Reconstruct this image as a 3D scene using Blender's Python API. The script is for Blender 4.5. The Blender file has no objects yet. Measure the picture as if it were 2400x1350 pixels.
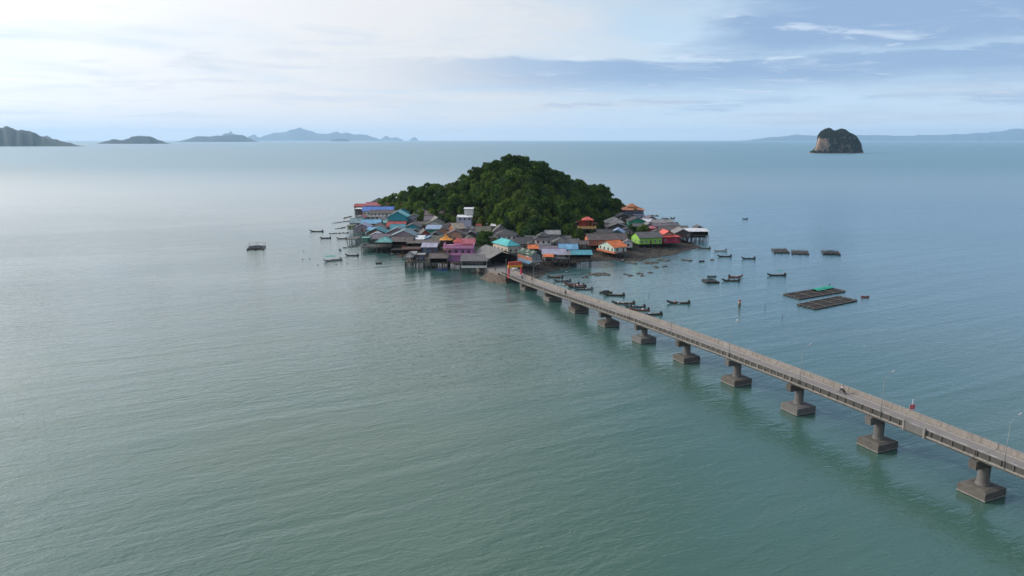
import bpy, bmesh, math, random
from mathutils import Vector, Matrix, noise as mnoise
R = math.radians
random.seed(7)
SC = bpy.context.scene
COL = SC.collection

# ------------------------------------------------------------------ camera
CAM_H, FPX, PITCH = 58.0, 1650.0, R(11.9)
cd = bpy.data.cameras.new('camera')
cd.sensor_width = 36.0
cd.lens = 36.0 * FPX / 2400.0
cd.clip_start = 1.0
cd.clip_end = 120000.0
cam = bpy.data.objects.new('camera', cd)
cam.location = (0, 0, CAM_H)
cam.rotation_euler = (R(90) - PITCH, 0, 0)
COL.objects.link(cam)
SC.camera = cam

# ------------------------------------------------------------------ node helper
class NT:
    """tiny wrapper that builds shader maths"""
    def __init__(s, tree):
        s.t = tree
    def n(s, kind, **kw):
        nd = s.t.nodes.new(kind)
        for k, v in kw.items():
            setattr(nd, k, v)
        return nd
    def link(s, a, b):
        s.t.links.new(a, b)
    def put(s, sock, v):
        if hasattr(v, 'is_linked') or isinstance(v, bpy.types.NodeSocket):
            s.t.links.new(v, sock)
        else:
            sock.default_value = v
    def m(s, op, a, b=0.0, c=0.0, clamp=False):
        nd = s.n('ShaderNodeMath', operation=op, use_clamp=clamp)
        s.put(nd.inputs[0], a); s.put(nd.inputs[1], b); s.put(nd.inputs[2], c)
        return nd.outputs[0]
    def add(s, a, b): return s.m('ADD', a, b)
    def mul(s, a, b): return s.m('MULTIPLY', a, b)
    def sub(s, a, b): return s.m('SUBTRACT', a, b)
    def step(s, v, lo, hi, a=0.0, b=1.0):
        nd = s.n('ShaderNodeMapRange', interpolation_type='SMOOTHSTEP')
        s.put(nd.inputs[0], v)
        nd.inputs[1].default_value = lo; nd.inputs[2].default_value = hi
        nd.inputs[3].default_value = a; nd.inputs[4].default_value = b
        return nd.outputs[0]
    def vec(s, x, y, z):
        nd = s.n('ShaderNodeCombineXYZ')
        s.put(nd.inputs[0], x); s.put(nd.inputs[1], y); s.put(nd.inputs[2], z)
        return nd.outputs[0]
    def sep(s, v):
        nd = s.n('ShaderNodeSeparateXYZ'); s.put(nd.inputs[0], v)
        return nd.outputs
    def noise(s, v, scale, detail=4, rough=.55, dist=0.0, dim='3D'):
        nd = s.n('ShaderNodeTexNoise', noise_dimensions=dim)
        if v is not None: s.put(nd.inputs['Vector'], v)
        nd.inputs['Scale'].default_value = scale; nd.inputs['Detail'].default_value = detail
        nd.inputs['Roughness'].default_value = rough; nd.inputs['Distortion'].default_value = dist
        return nd.outputs[0]
    def mix(s, f, a, b, mode='MIX'):
        nd = s.n('ShaderNodeMix', data_type='RGBA', blend_type=mode)
        s.put(nd.inputs[0], f)
        for i, v in ((6, a), (7, b)):
            if isinstance(v, (tuple, list)): v = (v[0], v[1], v[2], 1)
            s.put(nd.inputs[i], v)
        return nd.outputs[2]

# ------------------------------------------------------------------ sky, sun, exposure
SUN_AZ, SUN_EL = R(-72), R(30)                 # azimuth from the view direction, to the left
SUN_DIR = Vector((math.sin(SUN_AZ) * math.cos(SUN_EL), math.cos(SUN_AZ) * math.cos(SUN_EL), math.sin(SUN_EL)))
world = bpy.data.worlds.new('World'); SC.world = world; world.use_nodes = True
W_ = NT(world.node_tree)
for nd in list(world.node_tree.nodes): world.node_tree.nodes.remove(nd)
sky = W_.n('ShaderNodeTexSky', sky_type='NISHITA')
sky.sun_disc = False; sky.sun_elevation = SUN_EL; sky.sun_rotation = SUN_AZ
sky.altitude = 60; sky.air_density = 1.0; sky.dust_density = 1.2; sky.ozone_density = 1.6
tc = W_.n('ShaderNodeTexCoord')
D = tc.outputs['Generated']
dx, dy, dz = W_.sep(D)
up = W_.m('MAXIMUM', dz, 0.0)
inv = W_.m('DIVIDE', 1.0, W_.add(up, 0.07))
cx_, cy_ = W_.mul(dx, inv), W_.mul(dy, inv)
dt = W_.n('ShaderNodeVectorMath', operation='DOT_PRODUCT'); W_.put(dt.inputs[0], D); dt.inputs[1].default_value = SUN_DIR
g = W_.m('MAXIMUM', dt.outputs['Value'], 0.0)                      # closeness to the veiled sun
az = W_.m('ARCTAN2', dx, dy)
left = W_.step(az, R(22), R(-16))                                  # 1 on the sunny side
P1 = W_.vec(cx_, cy_, 0.0)
n_big = W_.noise(P1, .33, 3, .55, .6)
n_mid = W_.noise(W_.vec(cx_, W_.mul(cy_, 1.25), 4.3), .75, 4, .6, .5)
n_fin = W_.noise(W_.vec(W_.mul(cx_, .8), cy_, 9.1), 1.9, 6, .66, .8)
warp = W_.add(W_.mul(W_.sub(n_mid, .5), .034), W_.mul(W_.sub(n_fin, .5), .022))
el = W_.add(up, warp)
base = W_.mix(1.0, sky.outputs[0], (.105, .105, .105), 'MULTIPLY')
# clear gaps stay pale near the horizon
c0 = W_.mix(W_.mul(W_.step(el, .45, .05), .90), base, (.56, .73, .90))
# high bright veil, thickest towards the sun
veil = W_.step(W_.add(W_.add(n_big, W_.mul(left, .36)), W_.mul(W_.sub(n_mid, .5), .35)), .50, .86)
lum = W_.add(W_.add(W_.mul(g, .30), .68), W_.mul(W_.m('POWER', g, 8.0), 2.3))
vc = W_.mix(1.0, (.955, .970, 1.0), W_.vec(lum, lum, lum), 'MULTIPLY')
c1 = W_.mix(veil, c0, vc)
# low blue-grey sheets away from the sun
right = W_.step(az, R(-17), R(12))
azw = W_.add(az, W_.mul(W_.sub(n_mid, .5), .35))
sheet_el = W_.mul(W_.step(el, .050, .086), W_.step(el, .110, .101))
upper = W_.mul(W_.step(el, .092, .122), W_.step(azw, R(13), R(20)))
low = W_.mul(W_.mul(W_.step(el, .030, .042), W_.step(el, .062, .050)), W_.step(n_mid, .46, .60))
mass = W_.m('MAXIMUM', W_.mul(sheet_el, W_.mul(right, .95)), upper)
mass = W_.m('MAXIMUM', mass, W_.mul(low, W_.mul(right, .55)))
rest = W_.mul(W_.step(W_.add(n_big, W_.mul(W_.sub(n_fin, .5), .4)), .52, .74), W_.mul(right, .45))
sheet = W_.m('MAXIMUM', W_.mul(mass, W_.step(n_fin, .16, .42, .55, 1.0)), rest)
c2 = W_.mix(W_.mul(sheet, .94), c1, (.270, .405, .620))
# torn pale streaks over the sheets
wisp = W_.mul(W_.step(n_fin, .53, .68), W_.add(.15, W_.mul(W_.step(n_mid, .44, .60), .85)))
c3 = W_.mix(W_.mul(wisp, W_.mul(right, .62)), c2, (.70, .80, .92))
# faint grey shapes in the bright veil
shade = W_.mul(W_.step(W_.add(n_mid, W_.mul(W_.sub(n_fin, .5), .5)), .50, .70), W_.mul(left, .55))
c4 = W_.mix(shade, c3, (.62, .70, .80))
c5 = W_.mix(W_.mul(W_.step(el, .050, .004), .60), c4, (.72, .79, .87))          # pale bank along the horizon
bg = W_.n('ShaderNodeBackground'); W_.put(bg.inputs[0], c5); bg.inputs[1].default_value = 1.0
world.cycles.sampling_method = 'MANUAL'; world.cycles.sample_map_resolution = 256
wo = W_.n('ShaderNodeOutputWorld'); W_.link(bg.outputs[0], wo.inputs[0])

sl = bpy.data.lights.new('sun', 'SUN'); sl.energy = 2.0; sl.angle = R(6); sl.color = (1.0, .93, .84)
sun = bpy.data.objects.new('sun', sl); sun.rotation_euler = (-SUN_DIR).to_track_quat('-Z', 'Y').to_euler()
COL.objects.link(sun)

vs = SC.view_settings
vs.view_transform = 'Standard'; vs.look = 'None'; vs.exposure = 0.13; vs.gamma = 1.0; vs.use_curve_mapping = False
cy = SC.cycles
cy.use_denoising = True
cy.max_bounces = 6; cy.diffuse_bounces = 2; cy.glossy_bounces = 2; cy.transmission_bounces = 2; cy.volume_bounces = 1; cy.transparent_max_bounces = 8
cy.caustics_reflective = False; cy.caustics_refractive = False
cy.sample_clamp_indirect = 4.0

# ------------------------------------------------------------------ geometry helpers
def gpos(px, py, z=0.0):
    """place on the level z that a photo point was measured at"""
    ax, ay = px - 1200.0, py - 675.0
    t = (CAM_H - z) / (FPX * math.sin(PITCH) + ay * math.cos(PITCH))
    return Vector((ax * t, (FPX * math.cos(PITCH) - ay * math.sin(PITCH)) * t, z))
def mpp(py, z=0.0):
    return (CAM_H - z) / (FPX * math.sin(PITCH) + (py - 675.0) * math.cos(PITCH))

class MB:
    def __init__(s): s.v = []; s.f = []; s.mi = []; s.cur = 0
    def quad(s, a, b, c, d): 
        i = len(s.v); s.v += [tuple(a), tuple(b), tuple(c), tuple(d)]; s.f.append((i, i+1, i+2, i+3)); s.mi.append(s.cur)
    def poly(s, pts):
        i = len(s.v); s.v += [tuple(p) for p in pts]; s.f.append(tuple(range(i, i+len(pts)))); s.mi.append(s.cur)
    def solid(s, lo, hi):
        """closed prism between two equal loops (lo bottom ccw, hi top)"""
        n = len(lo); i = len(s.v)
        s.v += [tuple(p) for p in lo] + [tuple(p) for p in hi]
        s.f.append(tuple(reversed(range(i, i+n)))); s.f.append(tuple(range(i+n, i+2*n)))
        for k in range(n):
            s.f.append((i+k, i+(k+1) % n, i+n+(k+1) % n, i+n+k))
        s.mi += [s.cur] * (n + 2)
        return s
    def box(s, x0, x1, y0, y1, z0, z1):
        return s.solid([(x0,y0,z0),(x1,y0,z0),(x1,y1,z0),(x0,y1,z0)], [(x0,y0,z1),(x1,y0,z1),(x1,y1,z1),(x0,y1,z1)])
    def rod(s, a, b, r, n=6, r2=None):
        a, b = Vector(a), Vector(b); d = (b - a).normalized()
        u = d.orthogonal().normalized(); w = d.cross(u); r2 = r if r2 is None else r2
        lo = [a + (u*math.cos(2*math.pi*k/n) + w*math.sin(2*math.pi*k/n))*r for k in range(n)]
        hi = [b + (u*math.cos(2*math.pi*k/n) + w*math.sin(2*math.pi*k/n))*r2 for k in range(n)]
        return s.solid(lo, hi)
    def slab(s, pts, th):
        """flat polygon given thickness downwards along its normal"""
        p = [Vector(q) for q in pts]; nrm = (p[1]-p[0]).cross(p[2]-p[0]).normalized() * th
        return s.solid([q - nrm for q in p], p)
    def mesh(s, name, mats, smooth=False):
        me = bpy.data.meshes.new(name); me.from_pydata(s.v, [], s.f)
        if not isinstance(mats, (list, tuple)): mats = [mats]
        for m in mats: me.materials.append(m)
        if len(mats) > 1: me.polygons.foreach_set('material_index', s.mi)
        if smooth: me.polygons.foreach_set('use_smooth', [True]*len(s.f))
        me.update()
        return me

def obj(name, me, parent=None, loc=(0,0,0), rot=(0,0,0), scale=(1,1,1)):
    o = bpy.data.objects.new(name, me); COL.objects.link(o)
    o.location = loc; o.rotation_euler = rot; o.scale = scale
    if parent is not None: o.parent = parent
    return o
def tag(o, label, cat, group=None):
    o['label'] = label; o['category'] = cat
    if group: o['group'] = group
    return o
def thing(name, label, cat, loc=(0,0,0), rz=0.0, group=None):
    o = bpy.data.objects.new(name, None); COL.objects.link(o)
    o.location = loc; o.rotation_euler = (0, 0, rz); o.empty_display_size = .5
    return tag(o, label, cat, group)
def struct(name, me, kind='structure', **kw):
    o = obj(name, me, **kw); o['kind'] = kind; return o
def copy_tree(o, parent=None):
    c = o.copy(); COL.objects.link(c)
    if parent is not None: c.parent = parent
    for ch in list(o.children): copy_tree(ch, c)
    return c
def sstep(a, b, x):
    t = max(0.0, min(1.0, (x-a)/(b-a))) if a != b else float(x > a)
    return t*t*(3-2*t)
def fbm(x, y, z=0.0, o=4):
    return mnoise.fractal(Vector((x, y, z)), 1.0, 2.0, o)

# ------------------------------------------------------------------ materials
MATS = {}
def mat(name, col, rough=.75, var=.22, scale=.6, dirt=0.0, dirt_col=(.06,.055,.045), bump=0.0, bscale=8.0, spec=.3, metal=0.0, streak=False):
    """plain painted / weathered surface: large blotches, optional dirt with its own shape, fine relief"""
    if name in MATS: return MATS[name]
    m = bpy.data.materials.new(name); m.use_nodes = True
    t = NT(m.node_tree); b = m.node_tree.nodes['Principled BSDF']
    b.inputs['Roughness'].default_value = rough; b.inputs['Specular IOR Level'].default_value = spec; b.inputs['Metallic'].default_value = metal
    geo = t.n('ShaderNodeNewGeometry'); oi = t.n('ShaderNodeObjectInfo')
    pos = geo.outputs['Position']
    n1 = t.noise(pos, scale, 5, .6)
    f = t.add(1 - var, t.mul(n1, 2*var))
    f = t.add(f, t.mul(t.sub(oi.outputs['Random'], .5), var*.5))
    c = t.mix(1.0, col, t.vec(f, f, f), 'MULTIPLY')
    if dirt > 0:
        v = pos
        if streak:
            x, y, z = t.sep(pos); v = t.vec(t.mul(x, 2.2), t.mul(y, 2.2), t.mul(z, .35))
        n2 = t.noise(v, scale*2.3, 6, .68, .4)
        c = t.mix(t.mul(t.step(n2, .44, .70), dirt), c, dirt_col)
    t.put(b.inputs['Base Color'], c)
    if bump > 0:
        nb = t.noise(pos, bscale, 4, .6)
        bp = t.n('ShaderNodeBump'); bp.inputs['Strength'].default_value = bump; bp.inputs['Distance'].default_value = .05
        t.put(bp.inputs['Height'], nb); t.link(bp.outputs[0], b.inputs['Normal'])
    MATS[name] = m
    return m
def roofmat(name, col, rust=.25, rough=.6):
    """corrugated sheet or fibre-cement roofing: ribs run down the slope, blotchy weathering"""
    if name in MATS: return MATS[name]
    m = bpy.data.materials.new(name); m.use_nodes = True
    t = NT(m.node_tree); b = m.node_tree.nodes['Principled BSDF']
    b.inputs['Roughness'].default_value = rough; b.inputs['Specular IOR Level'].default_value = .3
    geo = t.n('ShaderNodeNewGeometry'); oi = t.n('ShaderNodeObjectInfo'); uv = t.n('ShaderNodeUVMap')
    pos = geo.outputs['Position']
    n1 = t.noise(pos, .35, 5, .65)
    f = t.add(.72, t.mul(n1, .55)); f = t.add(f, t.mul(t.sub(oi.outputs['Random'], .5), .16))
    u, v, _ = t.sep(uv.outputs[0])
    sh = t.m('FRACT', t.mul(u, .9))                                 # sheet laps
    lap = t.step(sh, .0, .07, .82, 1.0)
    row = t.step(t.m('FRACT', t.mul(v, .42)), .0, .06, .86, 1.0)
    sheetn = t.n('ShaderNodeTexWhiteNoise', noise_dimensions='3D')
    t.put(sheetn.inputs['Vector'], t.vec(t.m('FLOOR', t.mul(u, .9)), t.m('FLOOR', t.mul(v, .42)), oi.outputs['Random']))
    f = t.mul(f, t.mul(lap, row)); f = t.mul(f, t.add(.80, t.mul(sheetn.outputs['Value'], .38)))
    c = t.mix(1.0, col, t.vec(f, f, f), 'MULTIPLY')
    n2 = t.noise(t.vec(t.mul(u, 1.4), t.mul(v, .35), oi.outputs['Random']), 1.3, 6, .7, .3)
    c = t.mix(t.mul(t.step(n2, .44, .70), rust*1.3 + .06), c, (.085, .065, .055))
    n3 = t.noise(pos, .9, 5, .7)
    c = t.mix(t.mul(t.step(n3, .54, .72), rust*.9), c, (.30, .29, .28))
    t.put(b.inputs['Base Color'], c)
    w = t.m('SINE', t.mul(u, 28.0))
    bp = t.n('ShaderNodeBump'); bp.inputs['Strength'].default_value = .45; bp.inputs['Distance'].default_value = .04
    t.put(bp.inputs['Height'], w); t.link(bp.outputs[0], b.inputs['Normal'])
    MATS[name] = m
    return m

# ------------------------------------------------------------------ sea
def build_sea():
    m = bpy.data.materials.new('sea_water'); m.use_nodes = True
    t = NT(m.node_tree); b = m.node_tree.nodes['Principled BSDF']
    geo = t.n('ShaderNodeNewGeometry'); pos = geo.outputs['Position']
    x, y, z = t.sep(pos)
    # silt-laden green water inshore, bluer offshore and rightward, partly painting in reflected sky
    off = t.step(t.add(t.add(y, t.mul(x, .9)), t.mul(t.sub(t.noise(pos, .004, 3, .5), .5), 260)), 100, 800)
    silt = t.noise(t.vec(t.mul(x, .6), y, 0.0), .016, 4, .55, .5)
    near = t.mix(t.step(silt, .34, .68), (.052, .116, .092), (.068, .122, .088))
    c = t.mix(off, near, (.055, .205, .270))
    # wind ripples, chop and a long low swell
    def rot(a, sx, sy):
        ca, sa = math.cos(a), math.sin(a)
        return t.vec(t.mul(t.add(t.mul(x, ca), t.mul(y, sa)), sx), t.mul(t.sub(t.mul(y, ca), t.mul(x, sa)), sy), 0.0)
    rip = t.noise(rot(R(14), .55, 1.25), 1.55, 2, .6, .4, '2D')
    chop = t.noise(rot(R(24), .35, 1.0), .50, 3, .55, .5, '2D')
    patch = t.noise(rot(R(10), .5, 1.0), .012, 2, .5, .4, '2D')
    swell = t.noise(rot(R(28), .10, 1.0), .085, 2, .5, .25, '2D')
    amp = t.add(.58, t.mul(t.step(patch, .30, .70), .38))
    h = t.mul(t.add(t.mul(rip, .085), t.mul(chop, .21)), amp)
    h = t.add(h, t.mul(swell, .40))
    bp = t.n('ShaderNodeBump'); bp.inputs['Strength'].default_value = 1.0; bp.inputs['Distance'].default_value = 1.0
    t.put(bp.inputs['Height'], h)
    df = t.n('ShaderNodeBsdfDiffuse'); t.put(df.inputs['Color'], c); t.link(bp.outputs[0], df.inputs['Normal'])
    # unresolved wave slopes far out act as roughness
    gl = t.n('ShaderNodeBsdfGlossy'); t.put(gl.inputs['Roughness'], t.step(y, 130, 1000, .07, .42)); t.link(bp.outputs[0], gl.inputs['Normal'])
    fr = t.n('ShaderNodeFresnel'); fr.inputs['IOR'].default_value = 1.333; t.link(bp.outputs[0], fr.inputs['Normal'])
    # wave slopes keep a real sea from ever mirroring fully at grazing angles
    fac = t.m('MINIMUM', t.mul(fr.outputs[0], 1.75), t.step(y, 350, 1700, .72, .43))
    ms = t.n('ShaderNodeMixShader'); t.put(ms.inputs[0], fac); t.link(df.outputs[0], ms.inputs[1]); t.link(gl.outputs[0], ms.inputs[2])
    m.node_tree.nodes.remove(b)
    t.link(ms.outputs[0], m.node_tree.nodes['Material Output'].inputs['Surface'])
    k = MB()
    X = [-45000, -6000, -1200, -400, 0, 400, 1200, 6000, 45000]; Y = [-1500, -200, 100, 300, 600, 1500, 6000, 20000, 42000]
    idx = {}
    for j, yy in enumerate(Y):
        for i, xx in enumerate(X): idx[i, j] = len(k.v); k.v.append((xx, yy, 0))
    for j in range(len(Y)-1):
        for i in range(len(X)-1): k.f.append((idx[i,j], idx[i+1,j], idx[i+1,j+1], idx[i,j+1])); k.mi.append(0)
    struct('sea', k.mesh('sea', m))
build_sea()

# ------------------------------------------------------------------ far islands
M_FAR = mat('far_forest', (.022, .044, .040), .9, .35, .02, bump=.0)
M_FARROCK = mat('far_limestone', (.13, .13, .125), .9, .3, .02)
def far_island(name, prof, wy, seed, m=M_FAR, deep=.22, step=4, rough=.07):
    """prof: (photo x, photo y of the skyline); wy: waterline row"""
    Yd = gpos(1200, wy).y; D = math.hypot(Yd, CAM_H); s = D / FPX
    k = MB(); x0, x1 = prof[0][0], prof[-1][0]
    n = max(10, int((x1 - x0) / step)); nv = 9
    half = (x1 - x0) * s * deep
    for i in range(n + 1):
        px = x0 + (x1 - x0) * i / n
        for (a, b) in zip(prof, prof[1:]):
            if a[0] <= px <= b[0]:
                q = (px - a[0]) / max(1e-6, b[0] - a[0]); q = q*q*(3-2*q)*.6 + q*.4; py = a[1] + (b[1]-a[1])*q; break
        hgt = max(0.0, (wy - py) * s)
        for j in range(nv):
            v = j/(nv-1)*2 - 1
            f = (1 - abs(v)**1.6)
            nz = 1 + rough * 2 * fbm(px*.045 + seed, v*1.3, seed, 4) if 0 < j < nv-1 else 1
            edge = min(1.0, min(i, n-i)/3.0)
            X = (px - 1200) * s * (1 + v*half/D) + 12*s*.2*fbm(px*.2, v*3, seed+5)
            k.v.append((X, Yd + half*(v + .25*fbm(px*.03, seed)) * (.35 + .65*edge), max(-1.5, hgt*f*nz - 1.5*(1-f))))
    for i in range(n):
        for j in range(nv-1):
            a = i*nv + j; k.f.append((a, a+nv, a+nv+1, a+1)); k.mi.append(0)
    return struct(name, k.mesh(name, m, True))
far_island('island_hills', [(-160,322),(-60,302),(0,298),(40,299),(70,306),(95,309),(120,322),(150,328),(185,334),(207,342.5)], 342.5, 3.1)
far_island('island_hills', [(100,326),(122,321),(134,319),(142,324),(152,333)], 335, 8.2, M_FARROCK)
far_island('island_hills', [(247,336.5),(270,331),(288,327),(305,329),(330,321),(352,319),(372,321),(390,329),(412,336)], 336.8, 5.5)
far_island('island_hills', [(430,332),(455,326),(480,320),(505,320),(535,319),(552,316),(575,317),(595,324),(612,331)], 332.4, 9.7)
far_island('island_hills', [(532,322),(540,315),(549,313),(553,311),(557,305),(561,313),(570,317),(585,318)], 330.6, 2.3, M_FARROCK, step=2)
far_island('island_hills', [(585,327),(600,319),(612,315),(620,322),(640,318),(660,312),(680,311),(700,306),(716,302),(735,308),(760,313),(780,314),(800,310),(812,313),(822,311),(840,315),(870,317),(885,323),(900,328)], 329.8, 11.4, step=3)
far_island('island_hills', [(900,327),(908,320),(914,319),(922,324),(935,322),(948,327)], 329.6, 4.4, M_FARROCK, step=2)
far_island('island_hills', [(965,327.5),(976,321),(985,327.5)], 329.6, 4.9, M_FARROCK, step=2)
far_island('island_hills', [(786,328.5),(800,325),(815,325),(827,328.5)], 331.0, 6.9, step=3)
far_island('mainland_hills', [(1740,329),(1790,322),(1840,318),(1858,316),(1880,319),(1910,316),(2040,317),(2070,319),(2110,318),(2120,316),(2150,317),(2200,316),(2230,314),(2300,310),(2360,304),(2400,303),(2480,298),(2600,302),(2700,315)], 329.6, 13.0, step=5)

# ------------------------------------------------------------------ island ground
SHORE = [(-98,590),(-108,520),(-94,450),(-80,402),(-58,350),(-42,334),(-22,324),(-14,303),(-4,290),(9,291),(18,306),(35,334),(45,337),(62,337),(86,360),(106,386),(101,430),(106,500),(100,565),(60,605),(-40,612)]  # front-left edge pushed out: dark mud stands in for shade beneath the houses
HILL = [(-104,580),(-88,536),(-62,494),(-42,464),(-18,442),(2,392),(14,384),(34,402),(50,432),(70,482),(88,530),(86,572),(30,606),(-50,606)]
HC = (-2.0, 492.0)
def poly_sd(p, poly):
    """signed distance, positive inside"""
    x, y = p; ins = False; dm = 1e9; n = len(poly)
    for i in range(n):
        x0, y0 = poly[i]; x1, y1 = poly[(i+1) % n]
        if (y0 > y) != (y1 > y) and x < (x1-x0)*(y-y0)/(y1-y0) + x0: ins = not ins
        ex, ey = x1-x0, y1-y0; t = max(0, min(1, ((x-x0)*ex+(y-y0)*ey)/(ex*ex+ey*ey)))
        dm = min(dm, math.hypot(x-x0-t*ex, y-y0-t*ey))
    return dm if ins else -dm
def hill_r(x, y):
    vx, vy = x-HC[0], y-HC[1]; L = math.hypot(vx, vy)
    if L < 1e-3: return 0.0
    best = None; n = len(HILL)
    for i in range(n):
        ax, ay = HILL[i][0]-HC[0], HILL[i][1]-HC[1]; bx, by = HILL[(i+1)%n][0]-HC[0], HILL[(i+1)%n][1]-HC[1]
        ex, ey = bx-ax, by-ay; den = vx*ey - vy*ex
        if abs(den) < 1e-9: continue
        t = (ax*ey - ay*ex)/den; u = (ax*vy - ay*vx)/den
        if t > 0 and -1e-6 <= u <= 1+1e-6: best = t if best is None else min(best, t)
    return 1.0/best if best else 9.0
def ground_z(x, y):
    sd = poly_sd((x, y), SHORE) + 2.6*fbm(x*.07, y*.07, 2.0, 6)
    z = -1.2 + 1.40*sstep(-4.5, 3.5, sd) + 1.6*sstep(7, 34, sd)
    r = hill_r(x, y)
    if r < 1.0: z += (35.0 - 7.5*sstep(-12, -50, x) - 2.0*sstep(12, 50, x))*(1 - r**1.2) * sstep(0, .06, 1-r) + 1.2*fbm(x*.05, y*.05, 7.0)*sstep(0, .3, 1-r)
    return z
def build_ground():
    m = bpy.data.materials.new('island_soil'); m.use_nodes = True
    t = NT(m.node_tree); b = m.node_tree.nodes['Principled BSDF']; b.inputs['Roughness'].default_value = .8; b.inputs['Specular IOR Level'].default_value = .12
    pos = t.n('ShaderNodeNewGeometry').outputs['Position']; x, y, z = t.sep(pos)
    n1 = t.noise(pos, .25, 6, .65); n2 = t.noise(pos, 1.1, 5, .7)
    mud = t.mix(t.step(n1, .38, .64), (.028, .025, .021), (.082, .066, .050))
    mud = t.mix(t.step(n2, .55, .72), mud, (.12, .105, .085))
    green = t.mix(t.step(n2, .4, .65), (.020, .030, .014), (.045, .050, .024))
    t.put(b.inputs['Base Color'], t.mix(t.step(t.add(z, t.mul(t.sub(n1, .5), 2.0)), 1.2, 2.0), mud, green))
    bp = t.n('ShaderNodeBump'); bp.inputs['Strength'].default_value = .9; bp.inputs['Distance'].default_value = .25
    t.put(bp.inputs['Height'], n2); t.link(bp.outputs[0], b.inputs['Normal'])
    k = MB(); nx, ny = 160, 220; x0, x1, y0, y1 = -118, 122, 282, 625
    for j in range(ny+1):
        for i in range(nx+1):
            X = x0+(x1-x0)*i/nx; Y = y0+(y1-y0)*j/ny
            k.v.append((X, Y, ground_z(X, Y) + .30*fbm(X*.22, Y*.22, 1.0, 5)))
    for j in range(ny):
        for i in range(nx):
            a = j*(nx+1)+i; k.f.append((a, a+1, a+nx+2, a+nx+1)); k.mi.append(0)
    struct('island_ground', k.mesh('island_ground', m, True))
build_ground()

# ------------------------------------------------------------------ trees
def leafmat(name, c1, c2):
    m = bpy.data.materials.new(name); m.use_nodes = True
    t = NT(m.node_tree); b = m.node_tree.nodes['Principled BSDF']; m.node_tree.nodes.remove(b)
    oi = t.n('ShaderNodeObjectInfo'); pos = t.n('ShaderNodeNewGeometry').outputs['Position']
    n1 = t.noise(pos, .55, 4, .6)
    c = t.mix(t.step(n1, .34, .68), c1, c2)
    f = t.add(.72, t.mul(oi.outputs['Random'], .62)); c = t.mix(1.0, c, t.vec(f, f, t.mul(f, .9)), 'MULTIPLY')
    df = t.n('ShaderNodeBsdfDiffuse'); t.put(df.inputs['Color'], c)
    tr = t.n('ShaderNodeBsdfTranslucent'); t.put(tr.inputs['Color'], t.mix(1.0, c, (1.1, 1.35, .55), 'MULTIPLY'))
    ms = t.n('ShaderNodeMixShader'); ms.inputs[0].default_value = .28
    t.link(df.outputs[0], ms.inputs[1]); t.link(tr.outputs[0], ms.inputs[2])
    t.link(ms.outputs[0], m.node_tree.nodes['Material Output'].inputs['Surface'])
    return m
LEAF_FAR = leafmat('leaf_far', (.014,.024,.016), (.040,.056,.030))
LEAF = [leafmat('leaf_deep', (.024,.050,.016), (.085,.140,.040)), leafmat('leaf_mid', (.040,.078,.020), (.155,.220,.054)),
        leafmat('leaf_olive', (.042,.062,.020), (.118,.155,.048)), leafmat('leaf_bluish', (.022,.048,.024), (.075,.130,.058)),
        leafmat('leaf_bright', (.065,.110,.020), (.190,.250,.050))]  # wide tone spread paints canopy highlights and dark gaps into the leaf colour
BARK = mat('bark', (.10,.085,.065), .9, .3, 1.5, bump=.5)
BARK_P = mat('bark_pale', (.28,.25,.21), .9, .25, 1.5, bump=.4)
def crown_mesh(name, seed, rx, h, z0, lobes, per, m, leaf=.62, flat=1.0, top=.75):
    rnd = random.Random(seed); k = MB()
    for L in range(lobes):
        a = rnd.random()*2*math.pi; u = (L + .5)/lobes
        zz = z0 + h*(.10 + .80*u); prof = math.sin(math.pi*min(1, .22 + .72*u))**.7
        rr = rx*prof*math.sqrt(rnd.random())*.82
        cx, cyy = rr*math.cos(a), rr*math.sin(a)
        lr = rx*rnd.uniform(.27, .44)*(1.1 - .3*u)
        for i in range(per):
            th = rnd.random()*2*math.pi; q = rnd.uniform(-.55, 1.0); s = math.sqrt(max(0, 1-q*q)); rad = lr*rnd.uniform(.78, 1.08)
            d = Vector((s*math.cos(th), s*math.sin(th), q*flat))
            p = Vector((cx, cyy, zz)) + d*rad
            nrm = (d*top + Vector((rnd.gauss(0,.5), rnd.gauss(0,.5), rnd.gauss(0,.5)+.2))).normalized()
            e1 = nrm.orthogonal().normalized(); e1 = (Matrix.Rotation(rnd.random()*6.28, 3, nrm) @ e1); e2 = nrm.cross(e1)
            w = leaf*rnd.uniform(.55, 1.25); l = leaf*rnd.uniform(.7, 1.5)
            k.quad(p - e1*w*.5, p - e2*l*.32 + nrm*.06, p + e1*w*.5, p + e2*l*.68 - nrm*.05)
    return k.mesh(name, m)
def trunk_mesh(name, seed, h, rx, m):
    rnd = random.Random(seed); k = MB(); r0 = .16 + h*.020
    k.rod((0,0,-.8), (.1,.05,h*.5), r0, 7, r0*.62); k.rod((.1,.05,h*.5), (rnd.uniform(-.4,.4), rnd.uniform(-.4,.4), h*.9), r0*.6, 6, r0*.2)
    for i in range(5):
        a = i*1.26 + rnd.random(); zb = h*rnd.uniform(.34, .6)
        k.rod((.08,.04,zb), (rx*.62*math.cos(a), rx*.62*math.sin(a), zb + h*rnd.uniform(.16,.30)), r0*.38, 5, r0*.12)
    return k.mesh(name, m, True)
TP = []
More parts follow.
